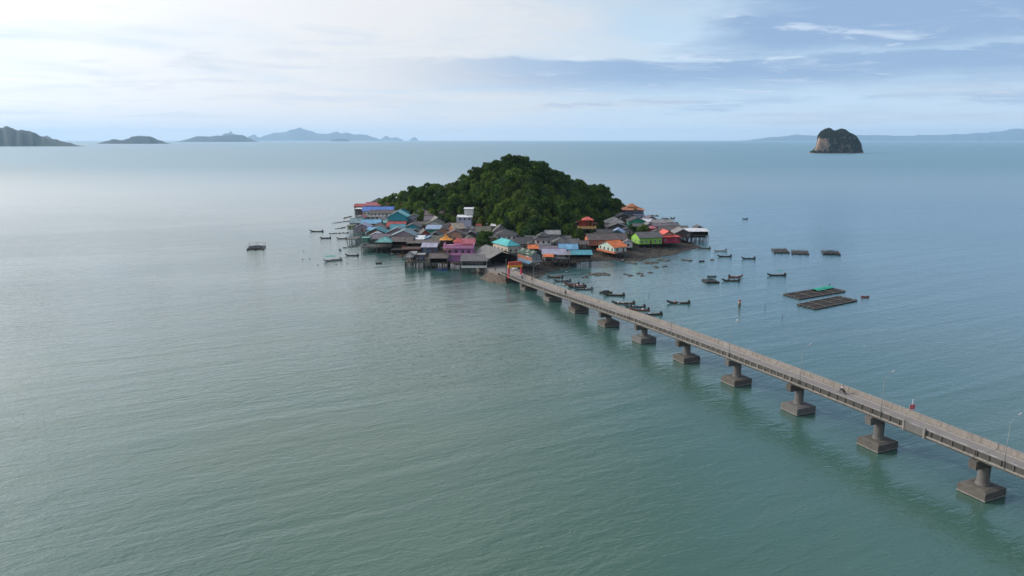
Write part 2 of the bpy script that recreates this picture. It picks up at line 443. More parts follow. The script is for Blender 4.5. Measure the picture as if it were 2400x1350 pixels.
for i, (rx, h, z0, lob, mi, leaf, flat) in enumerate([
        (4.6, 6.6, 2.2, 20, 0, .62, .85), (5.2, 6.0, 2.6, 22, 1, .66, .75), (4.0, 7.6, 2.4, 18, 3, .58, .95), (4.8, 5.6, 3.0, 18, 2, .60, .80),
        (3.6, 6.4, 2.0, 16, 1, .55, 1.0), (5.6, 6.6, 3.2, 24, 0, .70, .62), (4.4, 7.0, 2.2, 20, 3, .60, .9), (3.9, 5.4, 2.2, 16, 2, .55, .9),
        (3.4, 6.2, 1.8, 15, 4, .52, 1.0), (5.0, 7.2, 3.0, 22, 0, .62, .8)]):
    TP.append((crown_mesh('crown', 100+i, rx, h, z0, lob, 95, LEAF[mi], leaf, flat), trunk_mesh('trunk', 200+i, h+z0, rx, BARK_P if i in (4, 8) else BARK), rx, h+z0))
def tree(x, y, kind, scale, label, group=None, z=None, name='broadleaf_tree', rz=None):
    zz = ground_z(x, y) if z is None else z
    o = thing(name, label, 'tree', (x, y, zz - .15), random.random()*6.28 if rz is None else rz, group)
    o.scale = (scale, scale, scale*random.uniform(.92, 1.1))
    obj('trunk', TP[kind][1], o); obj('crown', TP[kind][0], o)
    return o
def plant_hill():
    rnd = random.Random(21); pts = []
    tries = 0
    while tries < 20000 and len(pts) < 300:
        tries += 1
        x = rnd.uniform(-98, 90); y = rnd.uniform(382, 572)
        sd = poly_sd((x, y), HILL)
        if sd < .5: continue
        r = hill_r(x, y)
        if y > 522 + 22*abs(x)/60 and r < .8: continue
        sp = 5.7 if y < 480 else 6.7
        if any((x-a)**2 + (y-b)**2 < sp*sp for a, b in pts): continue
        pts.append((x, y))
    for x, y in pts:
        r = hill_r(x, y); k = rnd.choice([0,0,1,1,2,3,5,6,9,9,7,4]) if r < .85 else rnd.choice([0,1,2,4,4,7,6,8])
        s = rnd.choice((rnd.uniform(.8, 1.05), rnd.uniform(.95, 1.25), rnd.uniform(1.15, 1.42)))
        if r > .9: s *= .85
        if r < .85 and rnd.random() < .06: k = 8
        TONE = ['deep green', 'fresh green', 'blue green', 'olive', 'slender green', 'broad dark', 'tall blue green', 'small olive', 'bright yellow green', 'large deep green'][k]
        side = ['far left flank', 'left shoulder', 'left middle', 'centre', 'right middle', 'right shoulder', 'far right flank'][min(6, max(0, int((x+98)/27)))]
        lev = 'foot' if r > .85 else 'lower slope' if r > .62 else 'upper slope' if r > .3 else 'summit'
        tree(x, y, k, s, TONE + ' forest tree on the ' + lev + ' of the hill, ' + side, 'forest trees on the island hill')
    return pts
HILL_PTS = plant_hill()
def undergrowth():
    rnd = random.Random(5); k = MB()
    for i in range(46000):
        x = rnd.uniform(-98, 90); y = rnd.uniform(380, 575)
        if y > 545 or (poly_sd((x, y), HILL) < -.5 and (poly_sd((x, y), SHORE) < 11 or i % 2)): continue
        p = Vector((x, y, ground_z(x, y) + rnd.uniform(.1, 2.2))); w = rnd.uniform(.6, 1.3)
        nrm = Vector((rnd.gauss(0,.5), rnd.gauss(0,.5), 1)).normalized(); e1 = Matrix.Rotation(rnd.random()*6.28, 3, nrm) @ nrm.orthogonal().normalized(); e2 = nrm.cross(e1)
        k.quad(p-e1*w*.5, p-e2*w*.5, p+e1*w*.5, p+e2*w*.6)
    struct('undergrowth', k.mesh('undergrowth', LEAF[0]), 'stuff')
undergrowth()
# trees the photo lets one pick out
p = gpos(1139, 588, 1.5); tree(p.x, p.y+2, 5, 1.05, 'broad dark tree with layered boughs beside the pink house', z=1.0)
p = gpos(982, 521, 3.0); tree(p.x, p.y, 7, .62, 'small round dark tree between the grey roofs by the teal gabled house', z=2.0)
p = gpos(1479, 552, 2.0); tree(p.x, p.y, 0, .72, 'dark bushy tree left of the pair behind the lime green house', z=1.6)
p = gpos(1507, 549, 2.0); tree(p.x, p.y, 1, .72, 'leafy tree right of the pair behind the lime green house', z=1.6)
p = gpos(1228, 556, 3.0); tree(p.x, p.y, 8, .95, 'slender bright green tree in front of the dark forest edge', z=2.2)
p = gpos(903, 492, 3.0); tree(p.x, p.y, 1, 1.40, 'leftmost tree on the low tip of the wooded hill', z=2.0)
p = gpos(927, 492, 3.0); tree(p.x, p.y, 4, 1.60, 'upright tree second from the left tip of the wooded hill', z=2.0)
p = gpos(915, 490, 3.0); tree(p.x, p.y, 6, 1.15, 'blue green tree between the two leftmost trees of the hill tip', z=2.0)
p = gpos(944, 489, 3.0); tree(p.x, p.y, 0, 1.35, 'deep green tree third from the left tip of the wooded hill', z=2.5)
p = gpos(958, 488, 3.0); tree(p.x, p.y, 9, 1.35, 'large dark tree fourth from the left tip of the wooded hill', z=3.5)
p = gpos(1102, 537, 3.0); tree(p.x, p.y, 6, .80, 'dark tree leaning over the foot of the white tower house', z=2.0)
def palm(x, y, z, h, label):
    o = thing('palm_tree', label, 'tree', (x, y, z)); k = MB(); k.rod((0,0,-.5),(.15,0,h*.5),.17,7,.13); k.rod((.15,0,h*.5),(.05,.05,h),.13,7,.10); obj('trunk', k.mesh('trunk', BARK_P, True), o)
    k = MB(); rnd = random.Random(int(x*10))
    for i in range(15):
        a = i*.8378 + rnd.random()*.3; el_ = rnd.uniform(.1, 1.0); prev = None
        for j in range(6):
            q = j/5*2.6; rr = q*math.cos(el_*.6); zz = h + q*math.sin(el_) - .22*q*q; w = .42*(1-(j/5)**2)+.05; c = Vector((rr*math.cos(a), rr*math.sin(a), zz)); e = Vector((-math.sin(a), math.cos(a), 0))*w; L, Rr = c-e+Vector((0,0,-w*.5)), c+e+Vector((0,0,-w*.5))
            if prev: k.quad(prev[0], prev[1], c, L); k.quad(prev[1], prev[2], Rr, c)
            prev = (L, c, Rr)
    obj('fronds', k.mesh('fronds', LEAF[0]), o)
p = gpos(1484, 512, 3.0); palm(p.x, p.y-9, 4.0, 6.5, 'palm tree in front of the orange hipped temple roof')
p = gpos(1390, 580, 1.0); palm(p.x, p.y, .6, 5.0, 'dark palm at the left end of the long brown roof')
p = gpos(1010, 512, 3.0); palm(p.x, p.y+4, 3.0, 7.5, 'palm rising between the grey roofs and the forest edge')
p = gpos(1010, 532, 3.0); tree(p.x-6, p.y, 7, .5, 'little bush-like tree squeezed between grey gables near the green awning house', z=3.0)
# the emergent tree on the summit
tree(-3, 486, 5, .85, 'emergent tree with a flat open crown on the very summit of the hill', z=ground_z(-3, 486)+3.0)

# ------------------------------------------------------------------ bridge
BC = Vector((42.716, 190.22, 0)); BD = Vector((-.40085, .91614, 0)); BN = Vector((.91614, .40085, 0))
BYAW = math.atan2(BD.y, BD.x)
ZK = [(-135,6.4),(-110,6.55),(-90,6.6),(-70,6.65),(-50,6.55),(-30,6.3),(-10,5.85),(9,5.35),(29,4.55),(48,3.8),(68,2.95),(90,2.35),(112,2.2)]
def bz(s):
    for (a, za), (b, zb) in zip(ZK, ZK[1:]):
        if s <= b: return za + (zb-za)*sstep(0, 1, (s-a)/(b-a))*.35 + (zb-za)*(s-a)/(b-a)*.65
    return ZK[-1][1]
def bp_(s, off, dz): return BC + BD*s + BN*off + Vector((0, 0, bz(s)+dz))
CONC = mat('bridge_concrete', (.155,.147,.138), .85, .2, .5, dirt=.55, dirt_col=(.075,.068,.060), bump=.5, bscale=5, streak=True)
CONC_L = mat('pale_concrete', (.275,.248,.222), .85, .28, .35, dirt=.6, dirt_col=(.11,.092,.075), bump=.4, bscale=5, streak=True)
CONC_D = mat('tide_stained_concrete', (.120,.108,.094), .85, .25, .8, dirt=.6, dirt_col=(.050,.045,.038), bump=.6, bscale=4)
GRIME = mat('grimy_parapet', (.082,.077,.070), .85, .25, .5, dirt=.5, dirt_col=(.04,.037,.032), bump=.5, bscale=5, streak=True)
ASPH = mat('road_surface', (.225,.200,.184), .85, .2, .22, dirt=.42, dirt_col=(.15,.135,.125), bump=.3, bscale=14)
PAINT = mat('road_paint', (.62,.60,.56), .7, .2, 1.5, dirt=.55, dirt_col=(.26,.235,.22))
WET = mat('wet_concrete', (.035,.032,.028), .45, .3, 1.5, dirt=.4, dirt_col=(.015,.02,.012))
HW = 2.95
def sweep(k, s0, s1, prof, step=4.0):
    n = max(1, int(round((s1-s0)/step)))
    for i in range(n):
        a, b = s0+(s1-s0)*i/n, s0+(s1-s0)*(i+1)/n
        m = len(prof); i0 = len(k.v)
        for q in (a, b):
            for off, dz in prof: k.v.append(tuple(bp_(q, off, dz)))
        for j in range(m):
            k.f.append((i0+j, i0+(j+1) % m, i0+m+(j+1) % m, i0+m+j)); k.mi.append(k.cur)
        if i == 0: k.f.append(tuple(range(i0, i0+m))[::-1]); k.mi.append(k.cur)
        if i == n-1: k.f.append(tuple(range(i0+m, i0+2*m))); k.mi.append(k.cur)
def build_bridge():
    root = thing('bridge', 'long grey concrete road bridge on square pile caps leading to the island', 'bridge', (0, 0, 0))
    PIERS = [-109.4, -89.4, -69.3, -49.3, -29.7, -10.2, 9.8, 29.8, 49.4, 69.2, 90.2]
    for i, s0 in enumerate(PIERS + [PIERS[-1]+18]):                              # one deck per span
        a = s0-20+.03 if i else -131; b = s0-.03
        if i == len(PIERS): a, b = PIERS[-1]+.03, 113
        elif i: a = PIERS[i-1]+.03
        k = MB()
        sweep(k, a, b, [(-2.45,-.10),(2.45,-.10),(2.75,.35),(HW+.12,.42),(HW+.12,.75),(-HW-.12,.75),(-HW-.12,.42),(-2.75,.35)])
        d = obj('deck', k.mesh('deck', CONC_L), root)
        k = MB(); k.cur = 0; sweep(k, a, b, [(-2.62,.752),(2.40,.752),(2.40,.760),(-2.62,.760)])
        obj('road_surface', k.mesh('road_surface', ASPH), d)
        k = MB(); sweep(k, a, b, [(2.02,.764),(2.13,.764),(2.13,.768),(2.02,.768)])
        obj('edge_line', k.mesh('edge_line', PAINT), d)
        k = MB(); q = a
        while q < min(b, -55): sweep(k, q, min(q+1.4, b), [(-.33,.764),(-.23,.764),(-.23,.768),(-.33,.768)]); q += 3.0
        if k.f: obj('lane_dashes', k.mesh('lane_dashes', PAINT), d)
    # parapets in ten metre lengths with their outer posts
    postL = MB().box(-.085, .085, -.13, .0, 0, .98).mesh('post', CONC_D); postP = MB().box(-.085, .085, -.13, .0, 0, .98).mesh('post', CONC_L)
    for side in (-1, 1):
        s = -129.4
        while s < 108:
            e = s + 9.92
            rep = side < 0 and s < -72.5 < e
            k = MB(); pr = [(side*2.64,.75),(side*(HW-.02),.75),(side*(HW-.02),1.66),(side*(HW-.02),1.72),(side*2.70,1.72)]
            if side < 0: pr = pr[::-1]
            sweep(k, s, e, pr)
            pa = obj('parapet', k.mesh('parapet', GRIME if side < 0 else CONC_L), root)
            k = MB(); pr = [(side*2.66,1.722),(side*(HW+.03),1.722),(side*(HW+.03),1.80),(side*2.66,1.80)]
            if side < 0: pr = pr[::-1]
            sweep(k, s, e, pr); obj('coping', k.mesh('coping', CONC_L), pa)
            if side > 0:
                k = MB(); sweep(k, s, e, [(2.42,.755),(2.64,.755),(2.64,.95),(2.42,.95)]); obj('kerb', k.mesh('kerb', CONC_L), pa)
            for j in range(6):
                q = s + .12 + j*1.936
                o = obj('post', postP if (s > -52 and side < 0) else postL, pa)
                o.location = bp_(q, side*(HW+.02), .76)
                o.rotation_euler = (0, 0, BYAW if side > 0 else BYAW + math.pi)
                if side > 0: o.rotation_euler = (0, 0, BYAW + math.pi); o.location = bp_(q, side*(HW+.12), .76)
            s += 10.0
    # the patched bay with tall end posts
    k = MB(); sweep(k, -80.4, -76.6, [(-3.26,.45),(-3.12,.45),(-3.12,1.86),(-3.26,1.86)]); rp = obj('repair_panel', k.mesh('repair_panel', CONC), root)
    rp['label'] = 'paler patched parapet panel'
    for q in (-80.5, -76.5):
        k = MB(); sweep(k, q-.16, q+.16, [(-3.36,.2),(-3.04,.2),(-3.04,2.2),(-3.36,2.2)]); obj('end_post', k.mesh('end_post', CONC_L), rp)
    # piers
    for i, s in enumerate(PIERS):
        z = bz(s); base = BC + BD*s
        pr = obj('pier', None, root, base, (0, 0, BYAW))                        # local x along the bridge, y to the left
        k = MB(); c = 2.35; w = 2.7
        def ring(f, zz): return [(-c*f,-w*f,zz),(c*f,-w*f,zz),(c*f,w*f,zz),(-c*f,w*f,zz)]
        k.solid(ring(1.0,.342), ring(.99,1.50)); k.solid(ring(.99,1.501), ring(.72,1.74))
        obj('pile_cap', k.mesh('pile_cap', CONC_D if i % 3 else CONC), pr)
        k = MB(); k.solid(ring(.96,-.6), ring(.97,.16)); obj('tidal_footing', k.mesh('tidal_footing', WET), pr)
        k = MB(); k.solid(ring(1.02,.162), ring(1.02,.34)); obj('cap_rim', k.mesh('cap_rim', CONC_L), pr)
        ct = max(2.0, z - 1.55)
        if ct > 2.15:
            k = MB(); k.rod((0,0,1.70), (0,0,2.35), 1.12, 18, .95); k.rod((0,0,2.351), (0,0,ct+.05), .95, 18, .92)
            obj('column', k.mesh('column', CONC), pr)
        k = MB(); yb = 3.45
        zt, zb = z-.02, min(max(1.6, ct), z-.9)
        k.solid([(-.62,-yb+.9,zb),(.62,-yb+.9,zb),(.62,yb-.2,zb),(-.62,yb-.2,zb)], [(-.66,-yb,zt),(.66,-yb,zt),(.66,yb,zt),(-.66,yb,zt)])
        obj('crosshead', k.mesh('crosshead', CONC_D if i % 2 else CONC), pr)
    k = MB(); k.solid([tuple(BC+BD*q+BN*o+Vector((0,0,-.8))) for q, o in ((106,-3.2),(106,3.2),(116,3.6),(116,-3.6))], [tuple(BC+BD*q+BN*o+Vector((0,0,2.05))) for q, o in ((106,-3.2),(106,3.2),(116,3.6),(116,-3.6))])
    obj('abutment', k.mesh('abutment', CONC_D), root)
build_bridge()

STEEL = mat('galvanised_steel', (.24,.25,.25), .6, .15, 1.0, spec=.4)
WHITE = mat('white_paint', (.70,.69,.66), .6, .12, .7, dirt=.3, dirt_col=(.30,.27,.23), streak=True)
GLASS = mat('dark_pane', (.030,.034,.038), .15, .2, 1.0, spec=.6)
def lamp(i, s, label):
    o = thing('street_lamp', label, 'street lamp', bp_(s, -HW-.10, .70), BYAW, 'street lamps along the bridge')
    pb = obj('base_plate', MB().box(-.2,.2,-.2,.2,0,.06).mesh('base_plate', STEEL), o)
    k = MB(); k.rod((0,0,.05), (0,0,7.2), .065, 8, .04); obj('pole', k.mesh('pole', STEEL, True), o)
    k = MB(); pts = [(0,0,7.15),(0,-.25,7.75),(0,-.9,8.25),(0,-1.9,8.62)]
    for a, b in zip(pts, pts[1:]): k.rod(a, b, .032, 6)
    obj('arm', k.mesh('arm', STEEL, True), o)
    k = MB(); k.solid([(-.13,-1.8,8.56),(.13,-1.8,8.56),(.16,-2.5,8.70),(-.16,-2.5,8.70)], [(-.10,-1.8,8.70),(.10,-1.8,8.70),(.10,-2.45,8.84),(-.10,-2.45,8.84)])
    h = obj('lamp_head', k.mesh('lamp_head', mat('lamp_casing', (.34,.35,.35), .6)), o)
    k = MB(); k.solid([(-.10,-1.95,8.555),(.10,-1.95,8.555),(.12,-2.4,8.645),(-.12,-2.4,8.645)], [(-.10,-1.95,8.585),(.10,-1.95,8.585),(.12,-2.4,8.675),(-.12,-2.4,8.675)])
    obj('lens', k.mesh('lens', GLASS), h)
ORD = ['farthest street lamp on the bridge, nearest the island gate', 'second street lamp counted from the island gate', 'third street lamp counted from the island gate', 'fourth street lamp counted from the island gate',
       'fifth street lamp counted from the island gate', 'sixth street lamp counted from the island gate', 'seventh lamp from the gate, beside the nearer motorcyclist', 'eighth lamp from the gate, next to the damaged parapet', 'nearest street lamp, at the right edge of the picture']
for i, s in enumerate([79.5, 57, 35.2, 13.3, -7, -30, -52, -71.6, -94]): lamp(i, s, ORD[i])

# ------------------------------------------------------------------ houses
RC = {  # roof colours
 'shed': roofmat('roof_old_shed', (.15,.142,.135), .55),
 'grey': roofmat('roof_grey', (.105,.100,.098), .35), 'dgrey': roofmat('roof_dark_grey', (.055,.054,.056), .3), 'lgrey': roofmat('roof_light_grey', (.23,.22,.215), .4),
 'brown': roofmat('roof_brown', (.105,.082,.075), .35), 'mauve': roofmat('roof_mauve', (.155,.130,.150), .25), 'lav': roofmat('roof_lavender', (.34,.32,.40), .2),
 'teal': roofmat('roof_teal', (.07,.26,.31), .12), 'turq': roofmat('roof_turquoise', (.08,.40,.40), .06), 'aqua': roofmat('roof_aqua', (.20,.45,.47), .15),
 'gteal': roofmat('roof_grey_teal', (.17,.25,.27), .2), 'seag': roofmat('roof_sea_green', (.14,.37,.34), .15), 'blue': roofmat('roof_blue', (.075,.155,.40), .06),
 'sky': roofmat('roof_sky_blue', (.15,.32,.47), .10), 'pblue': roofmat('roof_pale_blue', (.27,.36,.50), .2), 'dblue': roofmat('roof_dark_blue', (.02,.06,.14), .15),
 'red': roofmat('roof_red', (.34,.060,.055), .12), 'rose': roofmat('roof_rose', (.36,.11,.13), .15), 'pink': roofmat('roof_pink', (.44,.12,.15), .10), 'verm': roofmat('roof_vermilion', (.60,.11,.085), .05),
 'orange': roofmat('roof_orange', (.62,.16,.045), .06), 'torange': roofmat('roof_tile_orange', (.44,.17,.085), .15), 'tan': roofmat('roof_tan', (.34,.27,.20), .2), 'white': roofmat('roof_white', (.60,.60,.61), .2),
 'green': roofmat('roof_dark_green', (.020,.055,.035), .15), 'amber': roofmat('roof_amber', (.70,.27,.035), .05), 'moss': roofmat('roof_mossy', (.115,.110,.075), .35), 'crim': roofmat('roof_crimson', (.45,.03,.08), .1)}
def wm(n, c, d=.45): return mat('wall_' + n, c, .8, .14, .5, dirt=d, dirt_col=(c[0]*.35, c[1]*.33, c[2]*.3), streak=True)
WC = {'white': wm('white', (.62,.60,.57)), 'cream': wm('cream', (.52,.46,.37)), 'grey': wm('grey', (.27,.26,.26)), 'dark': wm('dark', (.085,.075,.068)), 'wood': wm('wood', (.15,.105,.075)), 'mauve': wm('mauve', (.33,.26,.29)),
 'teal': wm('teal', (.045,.31,.36)), 'green': wm('green', (.05,.30,.19)), 'lime': wm('lime', (.28,.55,.09)), 'pgreen': wm('pale_green', (.42,.52,.28)), 'pink': wm('pink', (.70,.30,.46), .2), 'magenta': wm('magenta', (.47,.19,.40), .25),
 'salmon': wm('salmon', (.52,.29,.21)), 'red': wm('red', (.45,.075,.06)), 'crim': wm('crimson', (.42,.03,.085)), 'slate': wm('slate', (.10,.14,.20)), 'lil': wm('lilac', (.46,.45,.56)), 'mint': wm('mint', (.50,.62,.54)), 'orange': wm('orange', (.52,.16,.08)), 'purple': wm('purple', (.24,.14,.38)), 'brick': wm('brick', (.30,.13,.085))}
TIMBER = mat('weathered_timber', (.085,.072,.060), .9, .3, 1.2, dirt=.4, bump=.4, streak=True)
PILE = mat('wet_pile', (.060,.052,.045), .8, .35, 1.2, dirt=.4, dirt_col=(.02,.02,.018))
PILE_C = mat('concrete_pile', (.085,.08,.072), .85, .25, 1.0, dirt=.5, dirt_col=(.05,.05,.045), streak=True)  # concrete pile and timber tones lowered, painting in the shade under the houses
POST_M = {0: MB().rod((0,0,0),(0,0,1),1,6).mesh('post', PILE), 1: MB().rod((0,0,0),(0,0,1),1,6).mesh('post', PILE_C)}
def win_meshes(fm):
    k = MB()
    for a in ((-.5,-.42,-.6,.6),(.42,.5,-.6,.6),(-.42,.42,-.6,-.52),(-.42,.42,.52,.6),(-.03,.03,-.52,.52)): k.box(a[0],a[1],-.06,.02,a[2],a[3])
    return k.mesh('window', fm), MB().box(-.42,.42,-.03,.0,-.52,.52).mesh('pane', GLASS)
WIN_W = win_meshes(WC['white']); WIN_D = win_meshes(WC['wood'])
DOOR = MB().box(-.5,.5,-.05,.01,0,2.0).mesh('door', mat('door_wood', (.13,.065,.04), .6, .2, 1.0)); KNOB = MB().box(-.03,.03,-.12,-.055,-.03,.03).mesh('handle', STEEL)
SILL = MB().box(-.58,.58,-.14,.0,-.70,-.62).mesh('sill', WC['grey'])

def add_uv(me, slopes):
    """u along the eave, v down the slope, in metres"""
    uvl = me.uv_layers.new(name='UVMap')
    for poly in me.polygons:
        n = poly.normal; e = Vector((-n.y, n.x, 0)); e = e.normalized() if e.length > .05 else Vector((1,0,0)); d = n.cross(e)
        for li in poly.loop_indices:
            co = me.vertices[me.loops[li].vertex_index].co; uvl.data[li].uv = (co.dot(e), co.dot(d))
def roof_mesh(kind, w, d, ze, rise, ov, m, th=.12):
    k = MB(); x, y = w/2+ov, d/2+ov
    if kind == 'front':
        k.slab([(-x,-y,ze),(0,-y,ze+rise),(0,y,ze+rise),(-x,y,ze)][::-1], th); k.slab([(0,-y,ze+rise),(x,-y,ze),(x,y,ze),(0,y,ze+rise)][::-1], th)
    elif kind == 'side':
        k.slab([(-x,-y,ze),(x,-y,ze),(x,0,ze+rise),(-x,0,ze+rise)], th); k.slab([(-x,0,ze+rise),(x,0,ze+rise),(x,y,ze),(-x,y,ze)], th)
    elif kind == 'hip':
        if w >= d: r1, r2 = (-(x-y)*.98-.05, 0), ((x-y)*.98+.05, 0)
        else: r1, r2 = (0, -(y-x)*.98-.05), (0, (y-x)*.98+.05)
        A, B = (r1[0], r1[1], ze+rise), (r2[0], r2[1], ze+rise); c = [(-x,-y,ze),(x,-y,ze),(x,y,ze),(-x,y,ze)]
        if w >= d: fs = [[c[0],c[1],B,A],[c[1],c[2],B],[c[2],c[3],A,B],[c[3],c[0],A]]
        else: fs = [[c[0],c[1],A],[c[1],c[2],B,A],[c[2],c[3],B],[c[3],c[0],A,B]]
        for f in fs: k.slab(f, th)
    elif kind == 'shed':
        k.slab([(-x,-y,ze),(x,-y,ze),(x,y,ze+rise),(-x,y,ze+rise)], th)
    elif kind == 'shedb':
        k.slab([(-x,-y,ze+rise),(x,-y,ze+rise),(x,y,ze),(-x,y,ze)], th)
    elif kind == 'flat':
        k.slab([(-x,-y,ze+.12),(x,-y,ze+.12),(x,y,ze+.14),(-x,y,ze+.14)], th)
    elif kind == 'curved':
        n = 6; pr = [(1-(i/n), (i/n)**1.9) for i in range(n+1)]
        for (a, za), (b, zb) in zip(pr, pr[1:]):
            b = max(b, .02); ra = [(-x*a,-y*a),(x*a,-y*a),(x*a,y*a),(-x*a,y*a)]; rb = [(-x*b,-y*b),(x*b,-y*b),(x*b,y*b),(-x*b,y*b)]
            for i in range(4):
                j = (i+1) % 4
                k.slab([(*ra[i],ze+rise*za),(*ra[j],ze+rise*za),(*rb[j],ze+rise*zb),(*rb[i],ze+rise*zb)], th*.6)
    me = k.mesh('roof', m); add_uv(me, None); return me
def ridge_mesh(kind, w, d, ze, rise, ov, m):
    k = MB(); x, y = w/2+ov, d/2+ov; z = ze+rise+.05; r = .11
    if kind == 'front': k.rod((0,-y-.03,z), (0,y+.03,z), r, 5)
    elif kind == 'side': k.rod((-x-.03,0,z), (x+.03,0,z), r, 5)
    elif kind == 'hip':
        A, B = ((-(x-y),0), (x-y,0)) if w >= d else ((0,-(y-x)), (0,y-x))
        k.rod((A[0]-.1,A[1]-.1,z), (B[0]+.1,B[1]+.1,z), r, 5)
        for cx, cyy in ((-x,-y),(x,-y),(x,y),(-x,y)):
            e = A if (cx < 0 if w >= d else cyy < 0) else B
            k.rod((cx,cyy,ze+.06), (e[0],e[1],z-.02), r*.8, 5)
    else: return None
    return k.mesh('ridge_cap', m)
def wall_mesh(kind, w, d, zf, ze, rise, m, open_front=False):
    k = MB(); x, y = w/2, d/2; th = .14
    g = rise*.93
    def front(y0, y1):
        pts = [(-x, zf), (x, zf), (x, ze)] + ([(0, ze+g)] if kind == 'front' else []) + [(-x, ze)]
        k.solid([(a, y1, b) for a, b in pts][::-1], [(a, y0, b) for a, b in pts][::-1])
    def side(x0, x1):
        pts = [(-y, zf), (y, zf), (y, ze)] + ([(0, ze+g)] if kind == 'side' else []) + [(-y, ze)]
        if kind == 'shed': pts = [(-y, zf), (y, zf), (y, ze+g), (-y, ze)]
        if kind == 'shedb': pts = [(-y, zf), (y, zf), (y, ze), (-y, ze+g)]
        k.solid([(x0, a, b) for a, b in pts][::-1], [(x1, a, b) for a, b in pts][::-1])
    if not open_front: front(-y, -y+th)
    front(y-th, y); side(-x+.001, -x+th); side(x-th, x-.001)
    return k.mesh('wall', m)
def rail_part(root, pts, z, h, m, name='railing', solid=False, gap=1.2):
    """balustrade along a local polyline"""
    k = MB()
    for (ax, ay), (bx, by) in zip(pts, pts[1:]):
        L = math.hypot(bx-ax, by-ay); n = max(1, int(L/gap))
        if solid:
            ux, uy = (bx-ax)/L, (by-ay)/L; nx, ny = -uy*.07, ux*.07
            k.solid([(ax-nx,ay-ny,z),(bx-nx,by-ny,z),(bx+nx,by+ny,z),(ax+nx,ay+ny,z)], [(ax-nx,ay-ny,z+h),(bx-nx,by-ny,z+h),(bx+nx,by+ny,z+h),(ax+nx,ay+ny,z+h)])
        else:
            k.rod((ax,ay,z+h), (bx,by,z+h), .045, 4); k.rod((ax,ay,z+h*.5), (bx,by,z+h*.5), .03, 4)
            for i in range(n+1): q = i/n; k.rod((ax+(bx-ax)*q, ay+(by-ay)*q, z), (ax+(bx-ax)*q, ay+(by-ay)*q, z+h), .04, 4)
    return obj(name, k.mesh(name, m), root)
def stilts(root, x0, x1, y0, y1, zf, mtx, conc=0, gap=2.6, r=.13):
    nx = max(1, round((x1-x0)/gap)); ny = max(1, round((y1-y0)/(gap*1.25)))
    for i in range(nx+1):
        for j in range(ny+1):
            if 0 < i < nx and 0 < j < ny: continue
            lx, ly = x0+(x1-x0)*i/nx, y0+(y1-y0)*j/ny
            g = ground_z(*(mtx @ Vector((lx, ly, 0))).xy)
            if zf - g < .3: continue
            b = max(-1.0, g - .3) if g > -1 else -1.0
            obj('stilt', POST_M[conc], root, (lx, ly, b), (0,0,0), (r, r, zf-b))
HOUSES = []; HOUSE_LABELS = []
